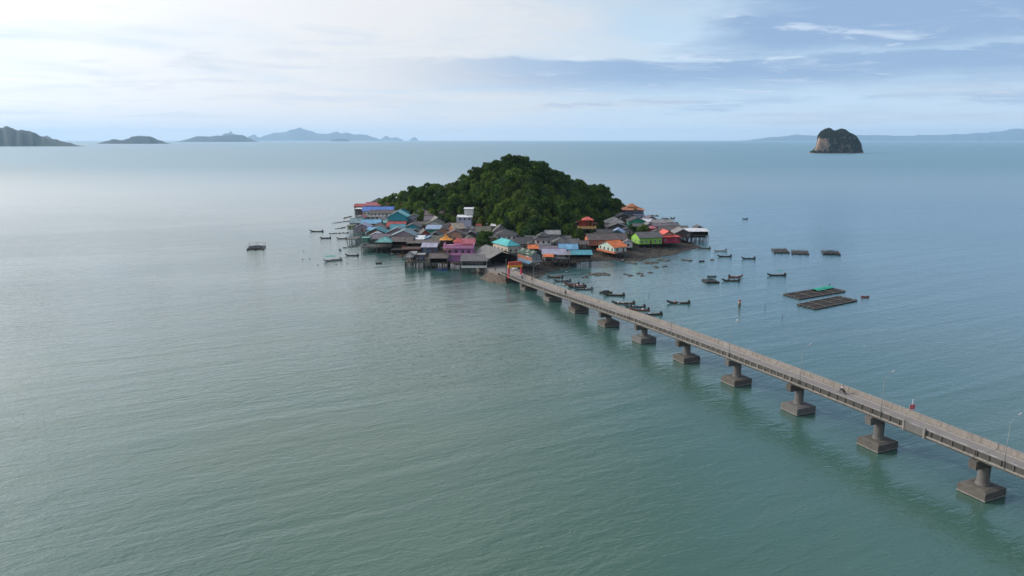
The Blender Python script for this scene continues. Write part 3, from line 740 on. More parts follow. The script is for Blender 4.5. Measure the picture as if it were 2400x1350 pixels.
def house(label, cx, ey, wpx, d, roof, rc, wc, ze=6.0, zf=3.5, rise=None, yaw=0, ov=.65, win=True, winl=True, door=True, deck=0, rail=None, open_front=False, ridge=True, conc=0, cat='house', name='house', wt=None, box=True):
    if roof in ('front','side','hip'): d += 1.8
    s = mpp(ey, ze); w = wpx*s - 2*ov*.9 if roof != 'none' else wpx*s
    w = max(2.0, w); y = R(yaw); c = gpos(cx, ey, ze)
    ctr = c + Vector((-math.sin(y)*(d/2+ov), math.cos(y)*(d/2+ov), 0)); ctr.z = 0
    g = max(ground_z(ctr.x, ctr.y), ground_z(ctr.x, ctr.y + d*.3))
    zf = min(max(zf, g+.25), ze-2.1)
    if rise is None: rise = {'front': .27*w, 'side': .26*d, 'hip': .30*min(w, d), 'shed': .16*d, 'shedb': .16*d, 'flat': 0, 'curved': .5*w}[roof]
    root = thing(name, label, cat, ctr, y)
    mtx = Matrix.Translation(ctr) @ Matrix.Rotation(y, 4, 'Z')
    if box: obj('wall', wall_mesh(roof if roof in ('front','side','shed','shedb') else 'hip', w, d, zf, ze, rise, WC[wc], open_front), root)
    rf = obj('roof', roof_mesh(roof, w, d, ze, rise, ov, RC[rc]), root)
    if ridge and roof in ('front','side','hip'):
        rm = ridge_mesh(roof, w, d, ze, rise, ov, RC[rc]); obj('ridge_cap', rm, rf)
    yd = -d/2 - deck
    obj('floor', MB().box(-w/2-.06, w/2+.06, yd, d/2+.05, zf-.22, zf-.003).mesh('floor', TIMBER if not conc else PILE_C), root)
    stilts(root, -w/2+.1, w/2-.1, yd+.1, d/2-.1, zf-.22, mtx, conc)
    if not box or open_front:
        n = max(2, round(w/2.8))
        for i in range(n+1): obj('column', POST_M[1 if wc in ('white','cream','grey') else 0], root, (-w/2+.1+(w-.2)*i/n, -d/2+.1, zf), (0,0,0), (.09,.09,ze-zf-.02))
        if not box:
            for i in (0, n): obj('column', POST_M[0], root, (-w/2+.1+(w-.2)*i/n, d/2-.1, zf), (0,0,0), (.09,.09,ze-zf-.02))
    if deck and rail: rail_part(root, [(-w/2,-d/2),(-w/2,yd+.08),(w/2,yd+.08),(w/2,-d/2)], zf, .95, WC.get(rail, TIMBER), solid=False)
    fm, pm = WIN_D if wc in ('white','cream','mint','lil','pgreen') else WIN_W
    def window(x, yy, z, rz, sx=1.0):
        o = obj('window', fm, root, (x, yy, z), (0,0,rz), (sx, 1, 1)); obj('pane', pm, o); obj('sill', SILL, o)
    hgt = ze - zf; zc = zf + min(1.45, hgt*.55)
    if box and win and not open_front:
        n = max(1, int(w/2.6)); di = n//2 if (door and n > 1) else -1
        for i in range(n):
            xx = -w/2 + w*(i+.5)/n
            if i == di:
                dd = obj('door', DOOR, root, (xx, -d/2-.002, zf)); obj('handle', KNOB, dd, (.38, 0, 1.0))
            else: window(xx, -d/2-.003, zc, 0)
        if hgt > 4.6:
            for i in range(n): window(-w/2 + w*(i+.5)/n, -d/2-.003, zf+hgt-1.25, 0)
    if box and winl:
        sd = -1 if cx > 1000 or yaw > 0 else 1
        sd = -1 if yaw >= 0 and ctr.x > -20 else (1 if ctr.x < -20 and yaw <= 0 else -1)
        n = max(1, int(d/3.2))
        for i in range(n): window(sd*(w/2+.002), -d/2 + d*(i+.5)/n, zc, R(90)*sd)
    HOUSES.append((ctr.x, ctr.y, w, d)); HOUSE_LABELS.append((ctr.x, ctr.y, label))
    return root, w, d, zf, ze, rise, mtx

T = [
 # left shore, back row to front ------------------------------------------------
 ('dark grey hipped house at the far left tip below the trees', 886, 475, 40, 10, 'hip', 'dgrey', 'grey', dict(ze=6, rise=3.4)),
 ('long white building with a rose red roof at the far left', 899, 482, 88, 9, 'side', 'rose', 'white', dict(ze=7, zf=3.5, rise=2.2)),
 ('maroon roofed annex at the outer end of the long rose roof', 842, 484, 28, 8, 'side', 'red', 'dark', dict(ze=6.5, rise=1.6)),
 ('flat white terrace block over dark ground floor on the left shore', 845, 490, 31, 9, 'flat', 'white', 'dark', dict(ze=7.2, zf=3)),
 ('bright blue roofed long house on the left shore', 885, 494.5, 74, 10, 'side', 'blue', 'white', dict(ze=6.6, rise=2.7, yaw=4)),
 ('long white row house with brown roof and narrow dark windows', 897, 499.5, 66, 7, 'side', 'brown', 'white', dict(ze=6.2, rise=1.7)),
 ('small rose gabled hut with white barge boards on the left shore', 846, 510, 20, 6, 'front', 'rose', 'white', dict(ze=5.2)),
 ('white walled roof terrace beside the small rose gable', 878, 508, 45, 6, 'flat', 'lgrey', 'white', dict(ze=4.6)),
 ('dark grey gabled house with teal gable end near the forest', 944, 497, 36, 10, 'front', 'dgrey', 'teal', dict(ze=6.6)),
 ('two storey bright teal gabled house with tan balcony', 931, 509, 49, 10, 'front', 'aqua', 'teal', dict(ze=9, zf=5.2, rise=3.6, deck=1.2, rail='cream')),
 ('weathered grey green roof at the water edge on the left', 832, 523, 29, 8, 'side', 'gteal', 'grey', dict(ze=5.4)),
 ('sky blue roofed house in the middle of the left shore rows', 869, 524.5, 47, 8, 'side', 'sky', 'grey', dict(ze=5.8, rise=2.2, yaw=4)),
 ('patched grey roof house behind the sky blue roof', 893, 519, 32, 7, 'front', 'lgrey', 'cream', dict(ze=5.6)),
 ('low cream walled house with sea green eave below the teal gable', 902, 523, 18, 6, 'shed', 'seag', 'cream', dict(ze=5.4)),
 ('brick red roofed house below the teal gabled house', 927, 531, 46, 8, 'side', 'red', 'white', dict(ze=6, rise=2.5)),
 ('pale green flat roofed house at the left water edge', 820, 530, 18, 7, 'flat', 'moss', 'pgreen', dict(ze=5.4)),
 ('lavender gabled house with mauve walls on the left shore', 848, 535, 40, 8, 'front', 'lav', 'mauve', dict(ze=5.8, rise=2.5)),
 ('brown grey hipped house in the crowded left rows', 886, 535, 42, 8, 'hip', 'brown', 'mauve', dict(ze=5.6)),
 ('narrow cyan roofed house right of the brown hipped roof', 932, 536.5, 37, 7, 'side', 'teal', 'white', dict(ze=5.8, yaw=6)),
 ('grey roofed house with turquoise gable trim behind the dark grey hut', 966, 534, 38, 9, 'front', 'grey', 'teal', dict(ze=6.2)),
 ('blue strip roof tucked behind the bright teal gable', 876, 539, 34, 5, 'side', 'sky', 'dark', dict(ze=5.6, rise=1.3)),
 ('bright teal gabled house with brown plank gable wall', 880, 546.5, 49, 9, 'front', 'teal', 'wood', dict(ze=5.8, rise=2.6)),
 ('white gabled hut in front of the bright teal gable', 879, 554, 32, 5, 'front', 'white', 'white', dict(ze=5.4, rise=2.0)),
 ('rear grey teal gabled house of the pair in the left rows', 930, 546, 50, 9, 'front', 'gteal', 'mauve', dict(ze=6.2, rise=2.8)),
 ('wide grey teal gabled house with mauve gable wall', 945, 557, 74, 10, 'front', 'gteal', 'mauve', dict(ze=6.0, rise=3.7)),
 ('mauve lean-to roof joined to the wide grey teal gable', 892, 560, 42, 6, 'side', 'mauve', 'dark', dict(ze=5.4, rise=2.3)),
 ('small green walled kiosk at the left water edge', 856, 558, 17, 4, 'flat', 'seag', 'green', dict(ze=5.2)),
 ('dark brown roofed boathouse right of the turquoise pavilion', 941, 566.5, 52, 8, 'side', 'brown', 'dark', dict(ze=5.6, rise=2.0, open_front=True)),
 # second row towards the middle -----------------------------------------------
 ('half ruined grey gabled house against the forest', 986, 499, 36, 9, 'front', 'lgrey', 'grey', dict(ze=6.8)),
 ('small grey gabled house with lilac wall beside the round tree', 968, 509, 23, 8, 'front', 'grey', 'lil', dict(ze=6.2)),
 ('long dark brown roofed house under the forest edge', 1018, 505, 48, 9, 'side', 'brown', 'dark', dict(ze=7.0)),
 ('grey house with pale patched roof and concrete gable', 1027, 518, 27, 10, 'front', 'lgrey', 'grey', dict(ze=6.6, rise=2.2, yaw=18)),
 ('white fronted house beside the concrete gable', 1003, 517, 22, 8, 'side', 'mauve', 'white', dict(ze=6.4)),
 ('mossy gabled house with whitewashed gable', 1017, 527, 46, 8, 'front', 'moss', 'white', dict(ze=6.2, rise=2.6)),
 ('green walled house under a pale blue shed roof', 1015, 537, 36, 8, 'shed', 'pblue', 'green', dict(ze=7.6, zf=3.4)),
 ('dark grey hipped house right of the mossy gable', 1052, 532, 32, 9, 'hip', 'dgrey', 'grey', dict(ze=6.2)),
 ('grey brown gabled house with white barge board in the middle rows', 1037, 543, 36, 9, 'front', 'brown', 'salmon', dict(ze=6.2, yaw=10)),
 ('low dark roof between the brown gable and the tan roofed house', 1058, 541, 22, 6, 'side', 'dgrey', 'dark', dict(ze=5.4)),
 ('tan roofed two storey brick house', 1077, 536, 30, 8, 'side', 'tan', 'brick', dict(ze=8.2, zf=3.2, rise=2.8, yaw=22)),
 ('small dark grey hut left of the streaked red brown gable', 972, 545, 28, 7, 'front', 'dgrey', 'dark', dict(ze=5.6)),
 ('streaked brown gabled house with dark red gable wall', 997, 553, 30, 8, 'front', 'brown', 'red', dict(ze=5.8, rise=3.0, yaw=12)),
 ('dark grey gabled house behind the blue patched roof', 1020, 553, 32, 8, 'front', 'dgrey', 'dark', dict(ze=5.6)),
 ('blue grey gabled house with white side wall beside the tan roof', 1093, 543, 26, 8, 'front', 'grey', 'white', dict(ze=6.0)),
 ('brown roofed house with salmon gable behind the pink building', 1066, 550, 40, 8, 'front', 'brown', 'salmon', dict(ze=7.0, zf=3.2)),
 ('grey roof gable between the salmon house and the dark tree', 1104, 549, 26, 8, 'front', 'grey', 'dark', dict(ze=5.8)),
 ('pale grey roofed house with mauve wall near the long tan eave', 972, 561, 44, 6, 'shed', 'white', 'mauve', dict(ze=5.6, rise=1.2)),
 ('blue patched roof house near the amber shrine', 1008, 561.5, 30, 6, 'front', 'sky', 'lil', dict(ze=5.6, rise=1.6)),
 ('mossy brown roof behind the amber shrine', 1024, 564, 34, 7, 'side', 'moss', 'wood', dict(ze=5.4)),
 ('long brown lean-to with a tan fascia board', 991, 570, 78, 5, 'shed', 'brown', 'wood', dict(ze=5.2, rise=.9, open_front=True)),
 # behind the gate ------------------------------------------------------------
 ('pale patched grey roof above the broad dark tree', 1132, 544, 38, 9, 'side', 'moss', 'grey', dict(ze=6.2)),
 ('big grey gabled house under the white sheet roofs', 1172, 545, 36, 10, 'front', 'grey', 'mauve', dict(ze=7.0, rise=3.4)),
 ('white corrugated stair roof at the forest edge', 1166, 530, 38, 5, 'shed', 'white', 'dark', dict(ze=7.6, rise=1.4, yaw=-14, ridge=False)),
 ('small white sheet lean-to right of the white stair roof', 1186, 539, 16, 4, 'shed', 'white', 'dark', dict(ze=6.8, rise=.9)),
 ('coral roofed hut behind the pale patched roof', 1121, 530, 14, 5, 'side', 'verm', 'dark', dict(ze=6.4, rise=1.0)),
 ('dark grey hipped two storey house with white left wall', 1187, 552, 52, 10, 'hip', 'dgrey', 'white', dict(ze=8.2, zf=3.0, rise=2.4)),
 ('grey shed roof behind the turquoise hall', 1229, 572, 46, 9, 'side', 'dgrey', 'grey', dict(ze=5.0, zf=2.2)),
 ('grey roof house on white columns behind the black roofed villa', 1296, 549.5, 38, 8, 'side', 'lgrey', 'grey', dict(ze=7.6, rise=1.7, zf=3)),
 ('grey hipped house right of the black roofed villa', 1316, 571.5, 42, 10, 'hip', 'grey', 'dark', dict(ze=5.6)),
 ('low grey roofed house at the edge of the mud bank', 1345, 572, 30, 7, 'side', 'grey', 'dark', dict(ze=5.0)),
 ('orange roofed hut behind the dark green roofed hall', 1250, 583, 26, 5, 'side', 'orange', 'dark', dict(ze=5.6, rise=1.4)),
 ('low grey roof between the villa and the lavender grey roof', 1290, 585.5, 54, 6, 'side', 'mauve', 'dark', dict(ze=5.4, rise=1.4)),
 ('lavender grey roofed house above the stilts right of the gate', 1299, 596, 58, 7, 'side', 'lav', 'grey', dict(ze=5.8, rise=1.9, deck=2, rail='white')),
 ('small orange awning house between dark green hall and grey veranda', 1286, 602, 24, 3.5, 'shed', 'orange', 'white', dict(ze=5.2, rise=.9, open_front=True, deck=1.0)),
 ('grey gabled veranda house with white balustrade on stilts', 1322, 597.5, 32, 6, 'side', 'lgrey', 'grey', dict(ze=5.6, rise=1.3, open_front=True, deck=1.6, rail='white', conc=1)),
 ('bright blue roofed house behind the blue waterfront roof', 1333, 584.5, 46, 7, 'side', 'sky', 'dark', dict(ze=5.8, rise=2.0)),
 ('blue roofed open house at the right end of the central waterfront', 1361, 597, 56, 7, 'side', 'teal', 'dark', dict(ze=5.6, rise=1.5, open_front=True, deck=1.5, rail='wood')),
 # right hand village -----------------------------------------------------------
 ('long dark brown roofed house with orange red end wall', 1426, 562.5, 96, 10, 'side', 'brown', 'orange', dict(ze=6.4, rise=2.7, yaw=5)),
 ('grey cottage with white panels right of the orange roofed house', 1473, 569, 26, 6, 'front', 'lgrey', 'white', dict(ze=5.4, zf=2.8)),
 ('dark roofed purple house behind the long brown roof', 1420, 550.5, 40, 8, 'side', 'dgrey', 'purple', dict(ze=6.6)),
 ('pale blue gabled roof behind the long brown roof', 1446, 547.5, 34, 8, 'front', 'pblue', 'slate', dict(ze=7.0, rise=2.2, yaw=-12)),
 ('grey hipped house with white dish near the red pavilion', 1443, 523, 46, 10, 'hip', 'lgrey', 'grey', dict(ze=8.0, zf=4.5)),
 ('grey gabled house below the hipped house with the dish', 1448, 533, 50, 9, 'front', 'grey', 'dark', dict(ze=6.6, rise=2.2)),
 ('dark grey roof left of the orange hipped temple hall', 1462, 510, 36, 9, 'front', 'dgrey', 'dark', dict(ze=6.6)),
 ('white and lilac house with three dark windows below the temple', 1498, 503.5, 28, 8, 'flat', 'lav', 'lil', dict(ze=6.6, zf=3.4, door=False)),
 ('grey roofed house with sea green gable wall', 1494, 520, 42, 9, 'front', 'dgrey', 'green', dict(ze=6.4, rise=2.4)),
 ('pale roof slope right of the sea green gable', 1520, 520, 26, 8, 'side', 'white', 'grey', dict(ze=5.8, rise=1.6)),
 ('grey gabled hut at the back of the right hand village', 1528, 514, 28, 8, 'front', 'mauve', 'dark', dict(ze=5.8)),
 ('long pale grey roof at the back right shore', 1553, 524, 50, 8, 'side', 'lgrey', 'mauve', dict(ze=5.8, rise=2.0, yaw=-8)),
 ('small grey hut between the pair of trees and the hot pink kiosk', 1523, 529, 24, 6, 'front', 'lgrey', 'grey', dict(ze=5.6)),
 ('mauve walled grey house behind the hot pink kiosk', 1551, 531, 40, 7, 'side', 'mauve', 'mauve', dict(ze=5.6, rise=1.6)),
 ('brown grey roofed house behind the vermilion roof', 1566, 539, 42, 7, 'side', 'brown', 'dark', dict(ze=5.6, rise=1.8)),
 ('grey gabled stilt house right of the vermilion roof', 1602, 547.5, 42, 9, 'front', 'lgrey', 'dark', dict(ze=5.8, rise=2.4, deck=1.5)),
 ('flat grey roofed sheds behind the outermost stilt house', 1594, 537, 44, 7, 'side', 'grey', 'dark', dict(ze=5.4, rise=1.4)),
 ('outermost stilt house with a pale roof at the right tip', 1636, 542.5, 54, 7, 'shed', 'white', 'dark', dict(ze=5.8, rise=1.0, open_front=True, deck=1.5)),
 ('small grey ridge roof at the far right tip behind the pale roof', 1641, 536, 26, 5, 'front', 'grey', 'dark', dict(ze=5.4, rise=1.6)),
 # left front cluster ------------------------------------------------------------
 ('slate blue house under a lavender shed roof on the front left', 1005, 579.5, 38, 6, 'shed', 'lav', 'slate', dict(ze=6.2, rise=1.2, zf=3.4)),
 ('small slate blue box hut on the front left stilt deck', 986, 597.5, 19, 4, 'flat', 'lgrey', 'slate', dict(ze=5.6, zf=3.0)),
 ('grey flat lean-to behind the thatched corner hut', 967, 596, 15, 4, 'shed', 'lgrey', 'dark', dict(ze=5.6, rise=.7)),
 ('brown roof with a red eave board on the front left stilts', 1027, 605.5, 46, 6, 'side', 'brown', 'dark', dict(ze=5.4, rise=1.7, open_front=True)),
]
FILL = [('grey lean-to between the white row house and the teal gable', 917, 514, 24, 'grey'), ('dark low roof right of the tan balcony', 958, 520, 30, 'dgrey'), ('brown low roof below the small round tree', 984, 526, 26, 'brown'), ('grey teal low roof between the cyan roof and the dark grey hut', 955, 542, 24, 'gteal'),
 ('dark low roof left of the blue patched roof', 986, 558, 30, 'dgrey'), ('brown low roof left of the salmon gable', 1040, 557, 28, 'brown'), ('grey low roof right of the salmon gable', 1086, 553, 22, 'grey'), ('mossy low roof behind the big rosy roof', 1102, 561, 24, 'moss'), ('grey low roof between the dark tree and the turquoise hall', 1153, 557, 26, 'grey'),
 ('dark low roof right of the hipped house with white wall', 1217, 563, 26, 'dgrey'), ('grey low roof under the bright slender tree', 1240, 561, 24, 'grey'), ('dark low roof left of the black roofed villa', 1250, 574, 28, 'dgrey'), ('grey low roof right of the columned grey house', 1329, 561, 26, 'grey'), ('dark low roof behind the pale blue gable', 1470, 541, 30, 'dgrey'),
 ('grey low roof below the sea green gable', 1499, 531, 28, 'grey'), ('brown low roof behind the lime green house', 1541, 546, 24, 'brown'), ('grey low roof at the back right shore end', 1581, 529, 26, 'grey'), ('dark low roof between the red pavilion and the purple house', 1402, 551, 24, 'dgrey'), ('rusty low roof beside the mud bank steps', 1370, 573, 22, 'brown'), ('pale low roof beside the coral hut', 1106, 536, 20, 'lgrey')]
for i, (lab, cx, ey, wpx, rc) in enumerate(FILL): T.append((lab, cx, ey, wpx, 6.0, ('side', 'front', 'side', 'hip')[i % 4], rc, ('dark', 'grey', 'wood')[i % 3], dict(ze=5.2 + .3*(i % 3), rise=1.5, yaw=(i*7) % 17 - 8)))
for label, cx, ey, wpx, d, roof, rc, wc, kw in T: house(label, cx, ey, wpx, d, roof, rc, wc, **kw)

# --- turquoise hipped pavilion on its walled deck
r = house('turquoise hipped open pavilion on a walled deck over the water', 898, 568, 40, 7.5, 'hip', 'seag', 'wood', ze=5.8, zf=3.2, rise=2.4, box=False, conc=1, cat='pavilion', name='pavilion')
def deck_thing(label, x0, x1, yfront, depth, z, m, wall=None, conc=1, gap=2.8, wh=.9, solid=True, yaw=0):
    a, b = gpos(x0, yfront, z), gpos(x1, yfront, z); c = (a+b)/2; w = (b-a).length
    root = thing('stilt_deck', label, 'deck', (c.x, c.y + depth/2, 0), R(yaw))
    mtx = Matrix.Translation((c.x, c.y+depth/2, 0))
    f = obj('floor', MB().box(-w/2, w/2, -depth/2, depth/2, z-.3, z-.02).mesh('floor', m), root)
    n = int(w/.9)
    pl = MB().box(-.42, .42, -depth/2+.02, depth/2-.02, 0, .05).mesh('plank', TIMBER)
    if not solid:
        for i in range(n): obj('plank', pl, f, (-w/2 + w*(i+.5)/n, 0, z-.018))
    if wall is not None: rail_part(root, [(-w/2+.08,depth/2-.1),(-w/2+.08,-depth/2+.08),(w/2-.08,-depth/2+.08)], z-.018, wh, wall, 'parapet' if solid else 'railing', solid)
    stilts(root, -w/2+.2, w/2-.2, -depth/2+.2, depth/2-.2, z-.3, mtx, conc, gap, .17)
    return root, w
deck_thing('long concrete walled deck in front of the turquoise pavilion', 846, 917, 580, 12, 2.6, PILE_C, CONC_L)
deck_thing('old concrete platform on thick columns at the left water edge', 813, 837, 560, 10, 3.0, CONC_D, None, 1, 3.2)
deck_thing('rose painted terrace with red railing on the front left corner', 941, 985, 583, 7, 4.2, wm('rose', (.46,.17,.17)), WC['red'], 0, 2.6, .9, False)
deck_thing('timber deck on stilts below the front left huts', 948, 1050, 615, 11, 2.7, TIMBER, None, 1, 2.6, .9, False)
deck_thing('old timber jetty in front of the grey teal house row', 917, 958, 585, 9, 2.4, TIMBER, None, 0, 2.6, .9, False)
deck_thing('platform under the outermost stilt house on the right', 1590, 1658, 556, 9, 2.6, TIMBER, None, 0, 2.2, .9, False)

# --- thatched corner hut
house('small thatched grey hip hut on the front left corner of the deck', 957, 603.5, 22, 4, 'hip', 'lgrey', 'wood', ze=5.3, zf=2.9, rise=1.9, box=False, cat='hut', name='hut')
# --- amber shrine
r = house('amber curved shrine roof on white columns behind the pink building', 1044, 563, 30, 5, 'curved', 'amber', 'white', ze=7.4, zf=3.2, rise=3.2, box=False, cat='shrine', name='shrine', ov=.7)
k = MB(); k.rod((0,0,10.4), (0,0,11.4), .12, 6, .02); obj('finial', k.mesh('finial', RC['amber']), r[0])

# --- hot pink kiosk
r = house('hot pink kiosk with a scalloped white edged roof', 1531, 535, 24, 4, 'curved', 'pink', 'crim', ze=5.6, zf=3.2, rise=1.5, win=False, cat='kiosk', name='kiosk', ov=.8)
k = MB(); k.box(-r[1]/2-.85, r[1]/2+.85, -2.86, -2.80, 5.40, 5.56); obj('fascia', k.mesh('fascia', WC['white']), r[0])

# --- pink house
def pink_house():
    z0 = 2.9; c = gpos(1049, 613, z0); s = mpp(613, z0)
    W = 68*s; L = 1041 ; xo = gpos(1041, 613, z0).x; d = 10.0
    root = thing('pink_house', 'large pink house with terrace parapet and rosy roofs on the waterfront', 'house', (xo, c.y, 0), 0)
    k = MB(); k.box(1.6, 8.2, 0, d, z0, z0+3.1); obj('ground_storey', k.mesh('ground_storey', WC['magenta']), root)
    k = MB(); k.box(.8, W, .5, d, z0+3.1, z0+6.2); obj('upper_storey', k.mesh('upper_storey', WC['magenta']), root)
    k = MB(); k.box(.5, W+1.4, -.9, .5, z0+3.05, z0+3.25); k.box(.5, W+1.4, -.92, -.80, z0+3.25, z0+4.05); bl = obj('balcony', k.mesh('balcony', WC['pink']), root)
    k = MB(); k.box(-.3, W+.3, -.7, d+.2, z0+6.2, z0+6.5); obj('terrace_slab', k.mesh('terrace_slab', WC['pink']), root)
    k = MB(); k.box(-.3, -.12, -.7, d+.2, z0+6.5, z0+7.6); k.box(-.12, W+.12, -.7, -.52, z0+6.5, z0+7.6); k.box(W+.12, W+.3, -.7, d+.2, z0+6.5, z0+7.6); tp = obj('terrace_parapet', k.mesh('terrace_parapet', WC['pink']), root)
    k = MB(); k.box(-.36, W+.36, -.76, -.46, z0+7.602, z0+7.75); obj('coping', k.mesh('coping', RC['verm']), tp)
    k = MB(); k.box(-.2, 4.8, -1.3, .48, z0+5.55, z0+5.72); obj('awning', k.mesh('awning', WC['salmon']), root)
    me = roof_mesh('hip', 3.6, 3.2, 0, 1.9, .45, RC['verm']); ps = obj('stair_turret', MB().box(-1.7,1.7,-1.5,1.5,-2.1,-.02).mesh('stair_turret', WC['pink']), root, (6.2, 4.2, z0+8.62))
    obj('turret_roof', me, ps)
    for x in (-.8, .8): o = obj('window', WIN_W[0], ps, (x, -1.503, -1.1))
    me = roof_mesh('side', W*.60, 7.0, 0, 2.2, .4, RC['pink']); rf = obj('main_roof', me, root, (W*.72, d+2.2, z0+6.9)); 
    k = MB(); k.box(W*.45, W*.98, d+.3, d+5.2, z0, z0+6.88); obj('rear_block', k.mesh('rear_block', WC['pink']), root)
    for x, z in ((2.6,4.6),(5.6,4.6),(8.6,4.6),(11.4,4.6)):
        o = obj('window', WIN_D[0], root, (x, .498, z0+z), (0,0,0), (1.25,1,1.2)); obj('pane', WIN_D[1], o)
    k = MB(); n = 20
    for i in range(n):
        a, b = 2*math.pi*i/n, 2*math.pi*(i+1)/n
        k.solid([(math.cos(q)*rr, .0, math.sin(q)*rr) for q, rr in ((a,.45),(b,.45),(b,.68),(a,.68))], [(math.cos(q)*rr, -.12, math.sin(q)*rr) for q, rr in ((a,.45),(b,.45),(b,.68),(a,.68))])
    o = obj('round_window', k.mesh('round_window', WC['white']), root, (3.1, -.002, z0+1.75)); obj('pane', MB().rod((0,-.02,0),(0,.0,0),.45,16).mesh('pane', GLASS), o)
    for i, x in enumerate((.9, 2.0, 3.1)):
        k = MB(); k.rod((0,0,0), (0,0,.75), .42, 10); k.rod((0,0,.75), (0,0,.98), .42, 10, .12); tag(obj('water_tank', k.mesh('water_tank', WC['white'], True), None, (xo + x, c.y+2.2+.4*i, z0+6.51)), ['leftmost', 'middle', 'rightmost'][i] + ' pale water tank on the terrace of the pink house', 'water tank', 'tanks on the pink terrace')
    obj('floor', MB().box(1.5, W+.5, -.1, d+.1, z0-.3, z0-.002).mesh('floor', CONC_D), root)
    stilts(root, 1.7, W, 0, d, z0-.3, Matrix.Translation((xo, c.y, 0)), 1, 2.8, .17)
pink_house()

# --- waterfront hall with white veranda, and the big shed behind the gate
r = house('grey roofed waterfront hall with white veranda posts left of the gate', 1111, 612, 66, 8, 'shed', 'grey', 'white', ze=6.0, zf=2.9, rise=1.6, open_front=True, conc=1, cat='hall', name='hall')
rail_part(r[0], [(-r[1]/2+.1, r[2]/2-.2), (-r[1]/2+.1, -r[2]/2+.02), (r[1]/2-.1, -r[2]/2+.02)], r[3], 1.0, WC['white'], 'low_wall', True)
r = house('big weathered grey gabled shed behind the red gate', 1182, 605, 78, 17, 'front', 'shed', 'dark', ze=6.6, zf=2.3, rise=3.3, yaw=26, open_front=True, ov=.7, cat='shed', name='market_shed')
# --- turquoise hall, dark green hall (both run back from the road)
house('long turquoise hipped hall with a cream side wall behind the gate', 1205, 576, 36, 13, 'hip', 'turq', 'cream', ze=8.2, zf=4.4, rise=2.3, yaw=30, deck=1.0, rail='cream')
r = house('dark green roofed hall with white strips and red shutters right of the gate', 1259, 600, 30, 11, 'front', 'green', 'grey', ze=7.0, zf=4.0, rise=1.9, yaw=30, deck=1.6, rail='white', winl=False)
w, d, zf, ze, ri = r[1:6]
for i, yy in enumerate((-.35, .0, .35)):
    k = MB(); x = w/2+.65; y0 = d*yy; k.slab([(-x*.98,y0-.22,ze+.08),(-.1,y0-.22,ze+ri+.06),(-.1,y0+.22,ze+ri+.06),(-x*.98,y0+.22,ze+.08)][::-1], .05); obj('translucent_strip', k.mesh('translucent_strip', WC['white']), r[0])
for i in range(4):
    o = obj('shutter', MB().box(-.06,-.0,-1.1,1.1,-.75,.75).mesh('shutter', WC['orange']), r[0], (-w/2-.003, -d/2 + d*(i+.5)/4, zf+1.5))
k = MB(); k.box(-w/2-.16, -w/2-.02, -d/2+2.5, -d/2+4.6, zf+2.2, zf+3.7); obj('sign_board', k.mesh('sign_board', WC['white']), r[0])
k = MB(); k.slab([(-w/2-2.0,-d/2-.6,3.7),(-w/2-.05,-d/2-.6,4.5),(-w/2-.05,d/2-2,4.5),(-w/2-2.0,d/2-2,3.7)], .06); obj('blue_awning', k.mesh('blue_awning', RC['sky']), r[0])
# --- black roofed villa
r = house('black two tier hipped villa with white walls behind the waterfront', 1274, 562, 46, 9, 'hip', 'dgrey', 'white', ze=8.8, zf=2.6, rise=1.5, ov=1.0)
w, d, zf, ze, ri = r[1:6]
o = obj('upper_roof', roof_mesh('hip', w*.62, d*.55, ze+1.25, 2.0, .7, RC['dgrey']), r[0]); obj('upper_wall', MB().box(-w*.30, w*.30, -d*.26, d*.26, ze+.3, ze+1.24).mesh('upper_wall', WC['dark']), r[0])
k = MB(); k.box(-w/2-.5, w/2+.9, -d/2-1.4, -d/2-.01, zf+2.75, zf+2.95); b_ = obj('balcony', k.mesh('balcony', WC['white']), r[0]); rail_part(b_, [(-w/2-.4,-d/2-.1),(-w/2-.4,-d/2-1.3),(w/2+.8,-d/2-1.3)], zf+2.96, .9, WC['dark'])
for i in range(4): obj('column', POST_M[1], r[0], (-w/2 + w*i/3, -d/2-1.2, zf), (0,0,0), (.14,.14,2.74))
# --- white tower house
r = house('tall white flat roofed house below the forest', 1089, 509, 36, 7, 'side', 'white', 'lil', ze=12.0, zf=2.5, rise=.9, winl=False)
w, d, zf, ze, ri = r[1:6]
k = MB(); k.box(w/2-4.6, w/2+.9, -.6, d/2+1.0, ze+1.0, ze+4.6); tw = obj('stair_tower', k.mesh('stair_tower', WC['white']), r[0])
obj('tower_roof', roof_mesh('shed', 5.6, 5.4, 0, .5, .25, RC['white']), tw, (w/2-1.85, 1.5, ze+4.62))
k = MB(); k.box(-w/2-.9, -w/2-.01, -d/2-.05, d/2, zf, ze+.3); obj('stair_core', k.mesh('stair_core', WC['white']), r[0])
# --- orange roofed house (white gable facing left), lime house, vermilion house, temple hall
r = house('orange roofed white house with red balustrade on the mud bank', 1456, 579.5, 42, 11, 'side', 'orange', 'mint', ze=5.6, zf=3.0, rise=2.7, yaw=30, deck=2.0, rail='red')
w, d, zf, ze, ri = r[1:6]
k = MB(); k.box(-w/2-1.3, -w/2-.08, -d/2-2, d/2, zf-.2, zf-.02); k.box(-w/2-1.3, -w/2-1.2, -d/2-2, d/2, zf-.02, zf+.8); obj('side_gallery', k.mesh('side_gallery', WC['orange']), r[0])
house('lime green house with a long grey roof on the right shore', 1527, 557.5, 62, 9, 'side', 'grey', 'lime', ze=6.4, zf=3.0, rise=2.6, yaw=14)
r = house('vermilion two tier roofed house with crimson balustrade on the right shore', 1574, 555.5, 48, 9, 'hip', 'verm', 'crim', ze=6.2, zf=3.0, rise=1.6, ov=1.0, deck=1.2, rail='crim', yaw=8)
w, d, zf, ze, ri = r[1:6]
